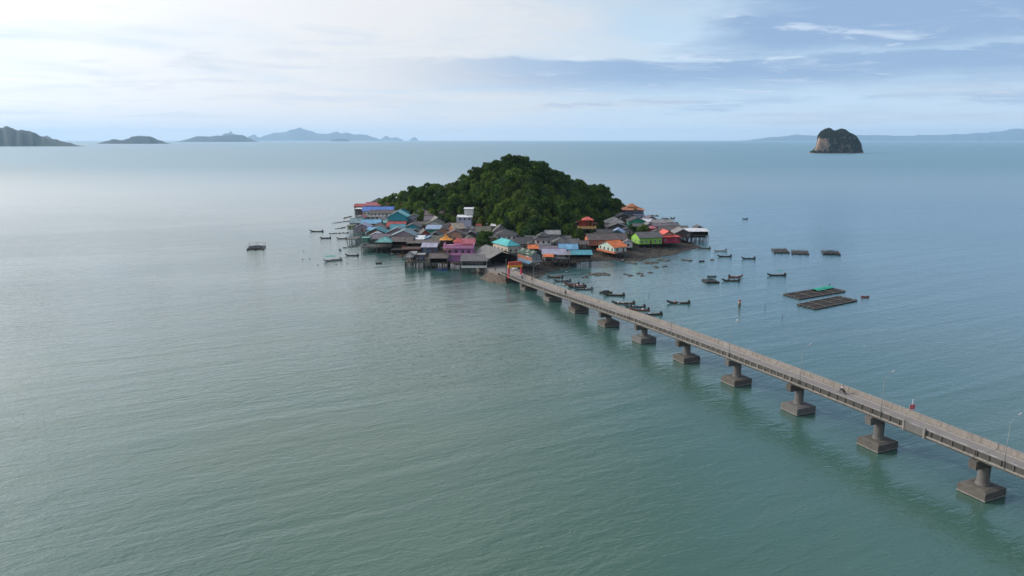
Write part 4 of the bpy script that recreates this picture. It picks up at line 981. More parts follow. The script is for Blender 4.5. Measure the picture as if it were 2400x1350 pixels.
o = obj('upper_roof', roof_mesh('front', w*.58, d*.8, ze+1.0, 2.0, .4, RC['verm']), r[0], (-w*.1, 0, 0)); obj('upper_gable', wall_mesh('front', w*.56, d*.7, ze+.1, ze+1.0, 1.9, WC['salmon']), r[0], (-w*.1, 0, 0))
k = MB(); k.box(-w/2, w/2, -d/2-1.22, -d/2-1.12, zf, zf+.8); obj('balustrade_panel', k.mesh('balustrade_panel', WC['crim']), r[0])
r = house('temple hall with an orange tiled two tier hipped roof at the back right', 1487, 492.5, 52, 12, 'hip', 'torange', 'slate', ze=9.6, zf=4.6, rise=2.6, ov=1.2, cat='temple hall', name='temple_hall')
w, d, zf, ze, ri = r[1:6]
obj('upper_roof', roof_mesh('hip', w*.46, d*.46, ze+2.0, 2.2, .8, RC['torange']), r[0], (-.6, 0, 0)); obj('upper_wall', MB().box(-w*.23-.6, w*.23-.6, -d*.23, d*.23, ze+.9, ze+1.98).mesh('upper_wall', WC['salmon']), r[0])
k = MB(); k.box(-w/2-1, w/2+1.2, -d/2-1.2, -d/2-.02, zf+.0, zf+.2); k.box(-w/2-1, w/2+1.2, -d/2-1.2, -d/2-1.1, zf+.2, zf+1.1); obj('veranda', k.mesh('veranda', WC['grey']), r[0])
# --- red pavilion on the slope
def red_pavilion():
    zb = 7.6; c = gpos(1377, 536, zb); g = ground_z(c.x, c.y)
    root = thing('pavilion', 'red shrine pavilion with yellow balustrade on the wooded slope', 'pavilion', (c.x, c.y+3.2, 0))
    obj('platform', MB().box(-5.2, 5.2, -3.2, 3.2, zb-.5, zb-.01).mesh('platform', CONC_D), root)
    stilts(root, -4.9, 4.9, -2.9, 2.9, zb-.5, Matrix.Translation((c.x, c.y+3.2, 0)), 0, 3.2, .2)
    rail_part(root, [(-5.1,3.1),(-5.1,-3.1),(5.1,-3.1),(5.1,3.1)], zb, 1.3, mat('yellow_paint', (.60,.36,.13), .7), 'balustrade', True)
    for x in (-2.6, -.8, .8, 2.9):
        for y in (-2.2, 2.0): obj('column', MB().rod((0,0,0),(0,0,4.9),.22,8).mesh('column', WC['red']), root, (x, y, zb))
    obj('wall', MB().box(-4.4, -1.0, .5, 2.8, zb, zb+3.4).mesh('wall', WC['red']), root)
    obj('main_roof', roof_mesh('hip', 5.8, 5.0, zb+4.9, 1.7, .5, RC['verm']), root, (.3, 0, 0))
    obj('side_roof', roof_mesh('shedb', 4.6, 4.2, zb+2.9, 1.5, .3, RC['verm']), root, (-4.0, 0, 0)); obj('side_roof', roof_mesh('front', 2.4, 3.0, zb+2.4, .8, .3, RC['rose']), root, (4.6, 0, 0))
    for x in (-1.5, .2, 2.0):
        k = MB(); k.rod((0,0,0),(0,0,.5),.38,8,.30); k.rod((0,0,.5),(0,0,1.15),.30,8,.20); k.rod((0,0,1.15),(0,0,1.5),.15,8,.12)
        tag(obj('statue', k.mesh('statue', mat('gilt', (.62,.30,.12), .5), True), None, (c.x+x, c.y+.9, zb)), {-1.5:'left', .2:'middle', 2.0:'right'}[x] + ' seated gilt statue inside the red shrine pavilion', 'statue', 'statues in the red pavilion')
red_pavilion()

# ------------------------------------------------------------------ trees filling the foot of the forest between the houses
def edge_trees():
    rnd = random.Random(77); n = len(HILL); done = []
    for i in range(n):
        (x0, y0), (x1, y1) = HILL[i], HILL[(i+1) % n]; L = math.hypot(x1-x0, y1-y0); m = int(L/4.2)
        for j in range(m):
            q = (j+.5)/m; off = rnd.uniform(-1.0, 4.5); ax, ay = x0+(x1-x0)*q, y0+(y1-y0)*q; dx_, dy_ = ax-HC[0], ay-HC[1]; LL = math.hypot(dx_, dy_)
            x, y = ax + dx_/LL*off, ay + dy_/LL*off
            if y > 560: continue
            if any(abs(x-hx) < hw/2+1.6 and abs(y-hy) < hd/2+1.6 for hx, hy, hw, hd in HOUSES): continue
            if any((x-a)**2+(y-b)**2 < 9 for a, b in done): continue
            done.append((x, y)); k = rnd.choice([0,1,2,4,7,6,8,3]); px = 1200 + x/y*FPX*1.0
            TONE = ['deep green', 'fresh green', 'blue green', 'olive', 'slender green', 'broad dark', 'tall blue green', 'small olive', 'bright yellow green', 'large deep green'][k]
            near = min(HOUSE_LABELS, key=lambda h: (h[0]-x)**2 + (h[1]-y)**2)[2]
            tree(x, y, k, rnd.uniform(.5, .82), TONE + ' young tree by the ' + ' '.join(near.split()[:8]), 'young trees between forest and houses')
edge_trees()

# ------------------------------------------------------------------ karst island
def karst():
    prof = [(1902,360),(1908,354),(1914,345),(1915,332),(1917,318),(1921,312),(1928,307),(1937,304),(1943,306),(1950,311),(1956,310),(1962,307),(1969,306),(1977,308),(1987,315),(1997,319),(2004,323),(2008,331),(2011,338),(2010,347),(2012,353),(2014,359.5)]
    wy = 359.5; Y = gpos(1200, wy).y; s = math.hypot(Y, CAM_H)/FPX; k = MB(); nu, nv = 70, 40
    half = 66.0
    m = bpy.data.materials.new('limestone_cliff'); m.use_nodes = True; t = NT(m.node_tree); b = m.node_tree.nodes['Principled BSDF']; b.inputs['Roughness'].default_value = .9
    pos = t.n('ShaderNodeNewGeometry').outputs['Position']; x, y, z = t.sep(pos)
    n = t.noise(t.vec(x, y, t.mul(z, .25)), .05, 5, .6); c = t.mix(t.step(n, .34, .58), (.15,.12,.10), (.36,.22,.14)); c = t.mix(t.step(t.noise(pos, .11, 4, .6), .58, .70), c, (.30,.25,.21))
    t.put(b.inputs['Base Color'], c)
    xs = []
    for i in range(nu+1):
        px = 1902 + 112*i/nu
        for a, bq in zip(prof, prof[1:]):
            if a[0] <= px <= bq[0] or (bq[0] < a[0] and bq[0] <= px <= a[0]): py = a[1] + (bq[1]-a[1])*(px-a[0])/((bq[0]-a[0]) or 1); break
        h = max(0, (wy-py)*s); X = (px-1200)*s
        hb = half*(1 - abs(2*i/nu-1)**4)**.5 + 4
        for j in range(nv+1):
            v = 2*j/nv - 1; f = (1 - abs(v)**5)**.6 if abs(v) < 1 else 0
            jit = fbm(i*.5, j*.45, 3.0, 4)
            k.v.append((X + 2.5*jit + v*X*.02, Y + 60 + hb*v*(1+.05*jit) + 3*fbm(i*.9, j*.3, 9.0), max(-1.5, h*f*(1+.05*jit) - 1.5*(1-f))))
    for i in range(nu):
        for j in range(nv):
            a = i*(nv+1)+j; k.f.append((a, a+nv+1, a+nv+2, a+1)); k.mi.append(0)
    me = k.mesh('cliff', m, True)
    root = tag(obj('karst_island', me), 'steep twin humped limestone islet with forest top standing offshore', 'islet')
    rnd = random.Random(3); q = MB(); ps = list(me.polygons); ar = [p.area for p in ps]
    for p in rnd.choices(ps, ar, k=30000):
        vv = [me.vertices[i].co for i in p.vertices]; u1, u2 = rnd.random(), rnd.random()
        c = (vv[0].lerp(vv[1], u1)).lerp(vv[3].lerp(vv[2], u1), u2)
        if c.z < 3: continue
        px = 1200 + c.x/s; bare = px < 1928 + 3*math.sin(c.z*.21) and 11 + 4*math.sin(c.x*.3) < c.z < 64 and c.y < Y + 75
        if bare and rnd.random() < .96: continue
        if fbm(c.x*.045, c.z*.05, 4.0) > .16 and c.z < 70 and rnd.random() < .80: continue
        nn = (p.normal + Vector((rnd.gauss(0,.6), rnd.gauss(0,.6), rnd.gauss(0,.4)+.3))).normalized(); e1 = Matrix.Rotation(rnd.random()*6.28, 3, nn) @ nn.orthogonal().normalized(); e2 = nn.cross(e1)
        w = rnd.uniform(3.0, 6.5); o = c + p.normal*rnd.uniform(.2, 2.6) + Vector((rnd.uniform(-1.2,1.2), rnd.uniform(-1.2,1.2), rnd.uniform(-1,1)))
        q.quad(o-e1*w*.5, o-e2*w*.5, o+e1*w*.5, o+e2*w*.5)
    obj('forest_cover', q.mesh('forest_cover', LEAF_FAR), root)
karst()

# ------------------------------------------------------------------ boats
BOATC = {'dark': mat('hull_dark', (.055,.045,.040), .6, .3, 2, dirt=.4), 'brown': mat('hull_brown', (.15,.095,.065), .6, .3, 2, dirt=.35), 'red': mat('hull_red', (.26,.075,.06), .6, .25, 2, dirt=.35), 'blue': mat('hull_blue', (.035,.075,.33), .5, .15, 2), 'teal': mat('hull_teal', (.10,.25,.32), .5, .2, 2), 'white': mat('hull_white', (.50,.48,.45), .5, .15, 2, dirt=.3), 'slate': mat('hull_slate', (.10,.13,.16), .6, .2, 2, dirt=.3)}
INNER = mat('boat_inner', (.24,.19,.15), .8, .3, 2, dirt=.4); ENG = mat('engine', (.035,.035,.038), .5, .2, 4); GTARP = mat('green_tarp', (.03,.30,.19), .6, .15, 1); BTARP = mat('blue_tarp', (.05,.15,.35), .6, .2, 1); NETM = mat('net_heap', (.035,.045,.050), .95, .5, 3, bump=.8)
CARGO = [mat('crate_pale', (.55,.52,.48), .7), mat('crate_blue', (.08,.16,.32), .6), NETM, mat('crate_red', (.34,.07,.05), .6)]
def hull_mesh(L, B, m, bow=1.0):
    k = MB(); n = 12; rows = []
    for i in range(n+1):
        u = i/n; x = -L/2 + L*u
        b = B/2*(math.sin(math.pi*min(1, u*.86+.05))**.62) if u < .62 else B/2*(1 - .30*((u-.62)/.38)**1.6)
        if i == 0: b = .04
        rise = bow*max(0, (.34-u)/.34)**1.9; st = .30*max(0, (u-.72)/.28)**1.8
        zs = .46 + rise*.85 + st*.7; zk = -.28 + rise*.80 + st*.4
        rows.append([(x,-b,zs),(x,-b*.72,zk+.20),(x,0,zk),(x,b*.72,zk+.20),(x,b,zs),(x,max(.015,b-.07),zs),(x,b*.6,min(zs-.05,zk+.42)),(x,-b*.6,min(zs-.05,zk+.42)),(x,-max(.015,b-.07),zs)])
    for r in rows: k.v += r
    for i in range(n):
        for j in range(9):
            a, b2 = i*9+j, i*9+(j+1) % 9; k.f.append((a, a+9, b2+9, b2)[::-1]); k.mi.append(1 if j in (5,6,7) else 0)
    k.f.append(tuple(range(9))); k.mi.append(0); k.f.append(tuple(range(n*9, n*9+9))[::-1]); k.mi.append(0)
    return k.mesh('hull', [m, INNER], False)
HULLS = {}
def boat(label, px, py, lpx, deg=180, col='dark', engine=True, canopy=None, cargo=2, name='longtail_boat', beam=.145, shaft=True, cat='boat', seed=0, cover=False):
    """deg: direction the bow points, in plan (180 = to the left)"""
    p = gpos(px, py, 0); L = lpx*mpp(py)/max(.55, abs(math.cos(R(deg)))); rnd = random.Random(seed + px)
    L = max(3.0, min(L, 13.0))
    o = thing(name, label, cat, (p.x, p.y, .02), R(deg) + math.pi, 'fishing boats around the island')
    key = (round(L*2), round(beam*50), col)
    if key not in HULLS: HULLS[key] = hull_mesh(round(L*2)/2, max(.95, L*beam), BOATC[col], 1.0 if name == 'longtail_boat' else .35)
    L = round(L*2)/2; B = max(.95, L*beam)
    h = obj('hull', HULLS[key], o)
    for i, u in enumerate((-.18, .02, .22)):
        obj('thwart', MB().box(-.13,.13,-B*.40,B*.40,0,.05).mesh('thwart', INNER), o, (L*u, 0, .34))
    for i in range(cargo):
        s = rnd.uniform(.35, .75); k = MB(); k.solid([(-s*.6,-s*.5,0),(s*.6,-s*.45,0),(s*.55,s*.5,0),(-s*.6,s*.4,0)], [(-s*.4,-s*.35,s*.7),(s*.45,-s*.3,s*.6),(s*.35,s*.35,s*.75),(-s*.35,s*.3,s*.6)])
        obj('gear_box', k.mesh('gear_box', CARGO[rnd.randrange(4)]), o, (L*rnd.uniform(-.22,.25), rnd.uniform(-.15,.15)*B, .32), (0,0,rnd.random()*3))
    if engine:
        k = MB(); k.solid([(-.35,-.22,0),(.35,-.22,0),(.35,.22,0),(-.35,.22,0)], [(-.28,-.18,.55),(.30,-.18,.62),(.30,.18,.62),(-.28,.18,.55)]); k.rod((0,.0,.5),(0,0,.95),.06,6); k.rod((-.2,.2,.3),(-.2,.34,.3),.16,8)
        e = obj('engine', k.mesh('engine', ENG), o, (L*.43, 0, .62)); 
        if shaft:
            k = MB(); k.rod((.3,0,.25),(4.2,0,.45),.06,5); k.rod((-.3,0,.4),(-1.4,.1,.75),.03,4); sh = obj('shaft', k.mesh('shaft', STEEL), e, (0,0,0), (0,0,R(rnd.uniform(-14,14))))
            k = MB(); k.box(4.15,4.22,-.16,.16,.31,.39); obj('propeller', k.mesh('propeller', STEEL), e, (0,0,0), sh.rotation_euler)
    if canopy:
        x0, x1 = canopy[0]*L, canopy[1]*L; zc = 2.25; k = MB(); n = 5
        for i in range(n):
            a, b = -1+2*i/n, -1+2*(i+1)/n; za, zb = zc+.22*(1-a*a), zc+.22*(1-b*b)
            k.slab([(x0,a*B*.55,za+.25*(x0 < -.1*L)),(x1,a*B*.55,za),(x1,b*B*.55,zb),(x0,b*B*.55,zb+.25*(x0 < -.1*L))], .03)
        c = obj('canopy', k.mesh('canopy', GTARP), o)
        k = MB()
        for x in (x0+.1, x1-.1):
            for y in (-B*.42, B*.42): k.rod((x,y,.45),(x,y,zc+.08),.03,5)
        obj('canopy_frame', k.mesh('canopy_frame', STEEL), c)
        k = MB(); k.rod((x1,0,zc),(x1,0,zc+1.3),.025,5); obj('mast', k.mesh('mast', STEEL), o)
    if cover:
        k = MB(); k.solid([(-L*.28,-B*.46,.5),(L*.30,-B*.46,.5),(L*.30,B*.46,.5),(-L*.28,B*.46,.5)], [(-L*.22,-B*.18,1.05),(L*.24,-B*.2,1.15),(L*.24,B*.2,1.15),(-L*.22,B*.18,1.05)]); obj('tarp_cover', k.mesh('tarp_cover', NETM), o)
    return o
BL = [
 ('dark longtail boat nearest the rocks under the bridge start', 1301, 651, 37, 172, 'dark', {}),
 ('slate blue longtail boat second in the row by the bridge start', 1318, 660, 41, 178, 'slate', {}),
 ('red brown longtail boat third in the row by the bridge start', 1340, 667, 38, 176, 'red', {}),
 ('red sided longtail boat fourth in the row by the bridge start', 1350, 671, 40, 180, 'red', dict(cargo=3)),
 ('dark longtail boat with pale gear in the row by the bridge', 1353, 674, 44, 184, 'dark', dict(cargo=3)),
 ('longest longtail of the row by the bridge start, nearest the camera', 1367, 679, 46, 183, 'slate', {}),
 ('short covered boat heaped with dark nets beside the bridge', 1420, 687, 29, 180, 'brown', dict(engine=False, cover=True, name='covered_boat', beam=.26)),
 ('dark longtail boat lying in front of the covered net boat', 1440, 693, 50, 176, 'dark', {}),
 ('brown longtail boat farthest of the four beside the mid bridge', 1461, 712, 56, 176, 'brown', dict(cargo=3)),
 ('slate longtail boat with a white drum beside the mid bridge', 1487, 720, 53, 172, 'slate', dict(cargo=3)),
 ('pinkish longtail boat third of the four beside the mid bridge', 1499, 728, 48, 175, 'red', {}),
 ('dark longtail boat nearest of the four, touching the bridge line', 1522, 738, 62, 182, 'dark', dict(cargo=3)),
 ('lone dark longtail boat moored right of the bridge boats', 1590, 711, 54, 176, 'dark', dict(cargo=3)),
 ('brown longtail boat closest to the mud bank end', 1650, 583, 30, 175, 'brown', {}),
 ('pale hulled longtail boat with raised bow off the mud bank', 1688, 589, 33, 190, 'white', {}),
 ('dark longtail boat below the pale hulled one', 1698, 602, 35, 186, 'dark', {}),
 ('black longtail boat alone right of the mud bank boats', 1754, 607, 34, 180, 'dark', {}),
 ('longtail boat with a green awning on open water at right', 1820, 646, 45, 182, 'dark', dict(canopy=(.02,.26))),
 ('reddish longtail boat with bow to the right behind the moored pair', 1724, 650, 34, 5, 'red', {}),
 ('dark longtail boat moored in front of the reddish one', 1713, 659, 41, 178, 'dark', {}),
 ('slim dark skiff behind the square net pontoon', 1668, 649, 21, 180, 'slate', dict(engine=False, cargo=0, name='skiff', beam=.2)),
 ('lone small boat far out right of the island', 1746, 514, 12, 185, 'dark', dict(shaft=False)),
 ('small red skiff right of the big fish cages', 2027, 697, 13, 180, 'red', dict(engine=False, cargo=1, name='skiff', beam=.24)),
 ('slim dark longtail boat farthest out on the left', 742, 543, 32, 180, 'dark', dict(shaft=False)),
 ('dark longtail boat with raised bow second out on the left', 763, 559, 25, 195, 'dark', dict(shaft=False)),
 ('brown boat tied up against the old concrete platform', 801, 560, 24, 190, 'brown', dict(shaft=False)),
 ('white boat with a green canopy anchored off the left shore', 780, 611, 38, 215, 'white', dict(canopy=(-.42,.12), beam=.24)),
 ('dark longtail boat just off the walled deck on the left', 825, 600, 33, 178, 'dark', dict(shaft=False)),
 ('rounded teal boat seen end on off the left shore', 797, 587, 9, 110, 'teal', dict(engine=False, cargo=0, name='rowing_boat', beam=.45)),
 ('tiny dark boat alone in front of the left village', 888, 618, 11, 190, 'dark', dict(engine=False, cargo=1, name='skiff', beam=.28)),
 ('longtail boat tied under the jetty of the left village', 927, 597, 34, 8, 'dark', dict(shaft=False)),
 ('bright blue narrow boat below the pink house', 1035, 632, 27, 180, 'blue', dict(engine=False, cargo=0, name='skiff', beam=.16)),
 ('black boat moored behind the right village roofs', 1577, 512, 12, 20, 'dark', dict(shaft=False)),
 ('small skiff drifting beside the low rocks at right', 1644, 613, 9, 200, 'dark', dict(engine=False, cargo=0, name='skiff', beam=.28)),
 ('dark skiff beached at the edge of the mud bank', 1459, 612, 12, 60, 'dark', dict(engine=True, shaft=False, cargo=1)),
]
for label, px, py, l, deg, col, kw in BL: boat(label, px, py, l, deg, col, **kw)
# white vessels on the horizon
for i, (px, py, lab) in enumerate(((2234, 334.6, 'left white boat tiny on the horizon under the far hills'), (2385, 334.2, 'right white boat tiny on the horizon near the picture edge'))):
    p = gpos(px, 337); k = MB(); k.solid([(-9,-2.5,-.6),(8,-2.5,-.6),(8,2.5,-.6),(-9,2.5,-.6)], [(-10,-3,2.2),(12,-2.2,3.2),(12,2.2,3.2),(-10,3,2.2)])
    o = tag(obj('motor_boat', k.mesh('hull', BOATC['white']), None, (p.x, p.y, 0)), lab, 'boat')
    obj('wheelhouse', MB().box(-6, 3, -2, 2, 2.2, 6.5).mesh('wheelhouse', BOATC['white']), o)

# ------------------------------------------------------------------ fish cages and rafts
CAGEW = mat('cage_plank', (.15,.125,.105), .9, .3, 2, dirt=.5, dirt_col=(.05,.042,.035)); DRUM = mat('black_drum', (.018,.018,.020), .5, .3, 3); CNET = mat('cage_net', (.030,.026,.024), .95, .4, 2, bump=.6)
def frame_from(TL, TR, BR, BL_, z=.35):
    P = [gpos(*q, z) for q in (TL, TR, BR, BL_)]; c = sum(P, Vector())/4; e1 = ((P[1]-P[0])+(P[2]-P[3]))/2; e2 = ((P[0]-P[3])+(P[1]-P[2]))/2
    yaw = math.atan2(e1.y, e1.x); w = e1.length; ax = e1.normalized(); ay = Vector((-ax.y, ax.x, 0)); d = abs(e2.dot(ay)); sk = e2.dot(ax)
    return c, yaw, w, d, sk
def beamp(root, a, b, z, m=None, wd=.30, th=.12, name='walkway_plank'):
    a, b = Vector((*a, z)), Vector((*b, z)); L = (b-a).length; o = obj(name, MB().box(0, L, -wd/2, wd/2, -th, 0).mesh(name, m or CAGEW), root, a, (0, 0, math.atan2(b.y-a.y, b.x-a.x))); return o
def fish_cage(label, TL, TR, BR, BL_, nx, ny, tarps=()):
    c, yaw, w, d, sk = frame_from(TL, TR, BR, BL_); root = thing('fish_cage', label, 'fish cage', (c.x, c.y, 0), yaw, 'net cage rafts on the water')
    P = lambda u, v: (-w/2 + w*u + sk*(v-.5), -d/2 + d*v); rnd = random.Random(nx*7+int(w))
    for i in range(nx+1):
        u = i/nx; beamp(root, P(u, 0), P(u, 1), .56 + rnd.uniform(-.03,.03)); 
    for j in range(ny+1):
        v = j/ny
        for i in range(nx): beamp(root, P(i/nx, v), P((i+1)/nx, v), .44 + rnd.uniform(-.02,.02))
    for i in range(nx):
        for j in range(ny):
            a, b, cc, dd = P((i+.06)/nx, (j+.05)/ny), P((i+.94)/nx, (j+.05)/ny), P((i+.94)/nx, (j+.95)/ny), P((i+.06)/nx, (j+.95)/ny)
            k = MB(); m2 = Vector(((a[0]+cc[0])/2, (a[1]+cc[1])/2, .10)); q = [Vector((*t_, .30)) for t_ in (a, b, cc, dd)]
            for s in range(4): k.poly([q[s], q[(s+1) % 4], m2])
            obj('net', k.mesh('net', CNET), root)
    dm = MB().rod((-.45,0,0),(.45,0,0),.29,8).mesh('drum', DRUM)
    for j in (0, ny):
        n = int(w/1.7)
        for i in range(n):
            u = (i+.5)/n; x, y = P(u, j/ny); obj('float_drum', dm, root, (x, y, .12))
    for i in (0, nx):
        n = int(d/1.7)
        for q in range(n): x, y = P(i/nx, (q+.5)/n); obj('float_drum', dm, root, (x, y, .12), (0, 0, R(90)))
    for u, v in ((.02,.9),(.62,.98),(.35,.5)):
        x, y = P(u, v); k = MB(); k.rod((0,0,.5),(0,0,2.6),.04,5); obj('marker_pole', k.mesh('marker_pole', TIMBER), root, (x, y, 0))
    for (u0, v0, u1, v1) in tarps:
        k = MB(); a, b, cc, dd = P(u0,v0), P(u1,v0), P(u1,v1), P(u0,v1); n = 4
        for i in range(n):
            q0, q1 = i/n, (i+1)/n; f = lambda A, B, q: (A[0]+(B[0]-A[0])*q, A[1]+(B[1]-A[1])*q)
            h = lambda q: .75 + .35*math.sin(math.pi*q)
            k.slab([(*f(a,dd,q0), h(q0)), (*f(b,cc,q0), h(q0)), (*f(b,cc,q1), h(q1)), (*f(a,dd,q1), h(q1))], .04)
        obj('green_net_cover', k.mesh('green_net_cover', GTARP), root)
    return root
fish_cage('large fish cage raft with green net covers, farther from the camera', (1835,689), (1941,673), (1981,682), (1876,700.5), 4, 2, ((.58,.55,.78,1.0),(.80,.60,.98,1.02)))
fish_cage('large fish cage raft without covers, nearer the camera', (1866,712.5), (1966,694), (2008,703.5), (1913,724), 4, 2)
def pipe_raft(label, TL, TR, BR, BL_, up=0.0, heap=False):
    c, yaw, w, d, sk = frame_from(TL, TR, BR, BL_); root = thing('net_raft', label, 'raft', (c.x, c.y, 0), yaw, 'net cage rafts on the water')
    P = lambda u, v: (-w/2 + w*u + sk*(v-.5), -d/2 + d*v)
    for u in (0, .5, 1):
        a, b = P(u, 0), P(u, 1); k = MB(); k.rod((*a,.25), (*b,.25), .42, 8); obj('pontoon', k.mesh('pontoon', DRUM, False), root)
    for j in range(6):
        v = j/5; beamp(root, P(0, v), P(1, v), .74, STEEL if j % 2 else CAGEW, .22, .09, 'crossbar')
    if up:
        for u in (0, .5, 1):
            for v in (0, 1): x, y = P(u, v); obj('upright', POST_M[0], root, (x, y, .3), (0,0,0), (.07,.07,up))
        for v in (0, 1): beamp(root, P(0, v), P(1, v), .3+up, None, .12, .1, 'top_rail')
        for u in (0, .5, 1): beamp(root, P(u, 0), P(u, 1), .3+up-.1, None, .12, .1, 'top_rail')
    for u0 in (.02, .52):
        k = MB(); k.slab([(*P(u0,.04),.40), (*P(u0+.46,.04),.40), (*P(u0+.46,.96),.40), (*P(u0,.96),.40)], .05); obj('net', k.mesh('net', CNET), root)
    if heap:
        k = MB(); k.solid([(*P(.1,.2),.76),(*P(.8,.2),.76),(*P(.8,.8),.76),(*P(.1,.8),.76)], [(*P(.3,.4),1.5),(*P(.6,.4),1.3),(*P(.6,.6),1.5),(*P(.3,.6),1.4)]); obj('net_heap', k.mesh('net_heap', NETM), root)
pipe_raft('leftmost pipe raft of the three small ones far right', (1809,583.5), (1842,583), (1849,592.5), (1817,593), .5)
pipe_raft('middle pipe raft of the three small ones far right', (1856,587), (1892,588), (1895,596), (1857,595), .5)
pipe_raft('rightmost small raft with a dark net heap far right', (1926,588), (1963,589.5), (1969,597), (1931,596), .8, True)
pipe_raft('lone raft with a raised frame on the left water', (586,577), (621,576), (617,584), (579,585), 2.0, True)
pipe_raft('square net pontoon beside the moored longtail boats', (1646,655), (1674,655.5), (1684,661.5), (1658,662), .3, True)

# ------------------------------------------------------------------ channel marker, stakes, floats
p = gpos(1733, 717); o = thing('channel_marker', 'red channel marker pile standing in the water right of the bridge', 'marker', (p.x, p.y, 0))
k = MB(); k.rod((0,0,-.8),(0,0,1.15),.48,12); obj('pile', k.mesh('pile', CONC_D, True), o)
k = MB(); k.rod((0,0,1.15),(0,0,1.45),.50,12); obj('collar', k.mesh('collar', WC['cream']), o)
k = MB(); k.rod((0,0,1.45),(0,0,2.3),.44,12,.22); obj('top_cone', k.mesh('top_cone', mat('marker_red', (.30,.07,.05), .6)), o)
k = MB(); k.rod((.1,0,2.3),(.1,0,3.3),.05,6); obj('staff', k.mesh('staff', WC['white']), o)
for px, py, h, lab in ((1793,722,1.5,'pale stake standing in the water below the green awning boat'), (1833,747,1.6,'dark stake alone in the water near the mid bridge'), (1521,694,1.4,'thin stake between the moored longtail boats')):
    p = gpos(px, py); k = MB(); k.rod((0,0,-.6),(.05,0,h),.09,6,.06); tag(obj('stake', k.mesh('stake', TIMBER), None, (p.x, p.y, 0)), lab, 'stake')
FL = MB(); FL.rod((0,0,-.1),(0,0,.12),.30,8,.24); FL.rod((0,0,.12),(0,0,.3),.24,8,.08)
FLM = FL.mesh('float', DRUM, True); FLW = FL.mesh('float', WC['white'], True)
for i, (px, py, w, lab) in enumerate(((709,608,0,'dark float farthest left on the left water'),(726,606,0,'dark float left of the white canopy boat'),(712,589,0,'dark float above the other left floats'),(788,620,0,'dark float just below the white canopy boat'),(745,621,0,'dark float left below the white canopy boat'),(814,617,0,'dark float right below the white canopy boat'),(1729,750,1,'pale float near the middle of the bridge'),(1944,667,0,'dark float behind the green covered fish cage'))):
    p = gpos(px, py); tag(obj('float_buoy', FLW if w else FLM, None, (p.x, p.y, 0), (0,0,i), (1.4,1,1)), lab, 'buoy', 'floats on the water')

# ------------------------------------------------------------------ rocks, rubble and groynes
ROCKM = mat('shore_rock', (.095,.082,.070), .9, .4, 1.2, dirt=.5, dirt_col=(.035,.032,.028), bump=.8, bscale=3); ROCKT = mat('tan_rock', (.15,.115,.088), .9, .35, 1.2, dirt=.4, dirt_col=(.07,.055,.045), bump=.8, bscale=3)
def add_rock(k, c, sx, sy, sz, rnd):
    i0 = len(k.v); n = 6; a0 = rnd.random()*6.28
    ring = lambda f, z: [(c[0]+sx*f*math.cos(a0+6.283*i/n)*rnd.uniform(.8,1.15), c[1]+sy*f*math.sin(a0+6.283*i/n)*rnd.uniform(.8,1.15), c[2]+sz*z*rnd.uniform(.8,1.2)) for i in range(n)]
    k.v += ring(1.0, -.5) + ring(.92, .35) + ring(.45, .85) 
    for L in (0, 1):
        for i in range(n): a = i0+L*n; k.f.append((a+i, a+(i+1) % n, a+n+(i+1) % n, a+n+i)); k.mi.append(k.cur)
    k.f.append(tuple(range(i0+2*n, i0+3*n))); k.mi.append(k.cur)
def outcrop(label, px, py, wpx, dep, seed, flat=.35):
    rnd = random.Random(seed); p = gpos(px, py); w = wpx*mpp(py); k = MB()
    for i in range(max(4, int(w*dep*.45))):
        x, y = rnd.uniform(-.5,.5)*w, rnd.uniform(-.5,.5)*dep
        if (2*x/w)**2 + (2*y/dep)**2 > 1: continue
        r = rnd.uniform(.45, 1.1); add_rock(k, (x, y, .0), r*1.3, r, flat*rnd.uniform(.7,1.6), rnd)
    add_rock(k, (0, 0, 0), w*.16, dep*.2, flat*1.2, rnd)
    tag(obj('rock_outcrop', k.mesh('rock_outcrop', ROCKM), None, (p.x, p.y, 0)), label, 'rocks', 'low rocks off the mud bank')
for i, (lab, px, py, w, d) in enumerate((('long flat rock bed under the stilts right of the gate', 1404, 643, 56, 6), ('small rock right of the long flat rock bed', 1464, 642, 9, 3), ('second small rock right of the long flat rock bed', 1475, 646, 10, 3), ('oval flat rock in the middle of the shallow bay', 1502, 641, 18, 4), ('tiny rock right of the oval flat rock', 1524, 639, 8, 2.4), ('tiny rock below the oval flat rock', 1504, 647, 8, 2.2),
     ('broad rock patch at the edge of the mud bank', 1524, 616, 38, 8), ('dark rock shelf right of the broad rock patch', 1552, 610, 26, 6), ('brown rock streak in the shallow water farther right', 1609, 610, 30, 5), ('thin rock sliver below the pale longtail boat', 1672, 609, 13, 2.5), ('dark rock pair member left below the rock shelf', 1539, 627, 15, 3), ('dark rock pair member right below the rock shelf', 1558, 625, 13, 3), ('flat rock spit at the foot of the mud bank', 1480, 617, 30, 6), ('rock scatter beside the red brown longtail boats', 1372, 650, 16, 3), ('small rocks behind the right hand village roofs', 1535, 506, 22, 8), ('outer rocks behind the right hand village roofs', 1560, 512, 14, 6))): outcrop(lab, px, py, w, d, 40+i)
def groyne(label, a, b, seed):
    A, B = gpos(*a), gpos(*b); rnd = random.Random(seed); k = MB(); L = (B-A).length; n = int(L/.8)
    for i in range(n):
        q = A.lerp(B, i/n) + Vector((rnd.gauss(0,.5), rnd.gauss(0,.9), 0)) - A; r = rnd.uniform(.5, 1.0)*(.5+.5*i/n); add_rock(k, (q.x, q.y, 0), r*1.3, r, .5, rnd)
    tag(obj('stone_groyne', k.mesh('stone_groyne', ROCKM), None, A), label, 'groyne', 'stone lines off the left shore')
groyne('uppermost dark stone line off the left shore', (805,512), (824,507), 1); groyne('bent stone line second from the top off the left shore', (783,523), (822,518), 2)
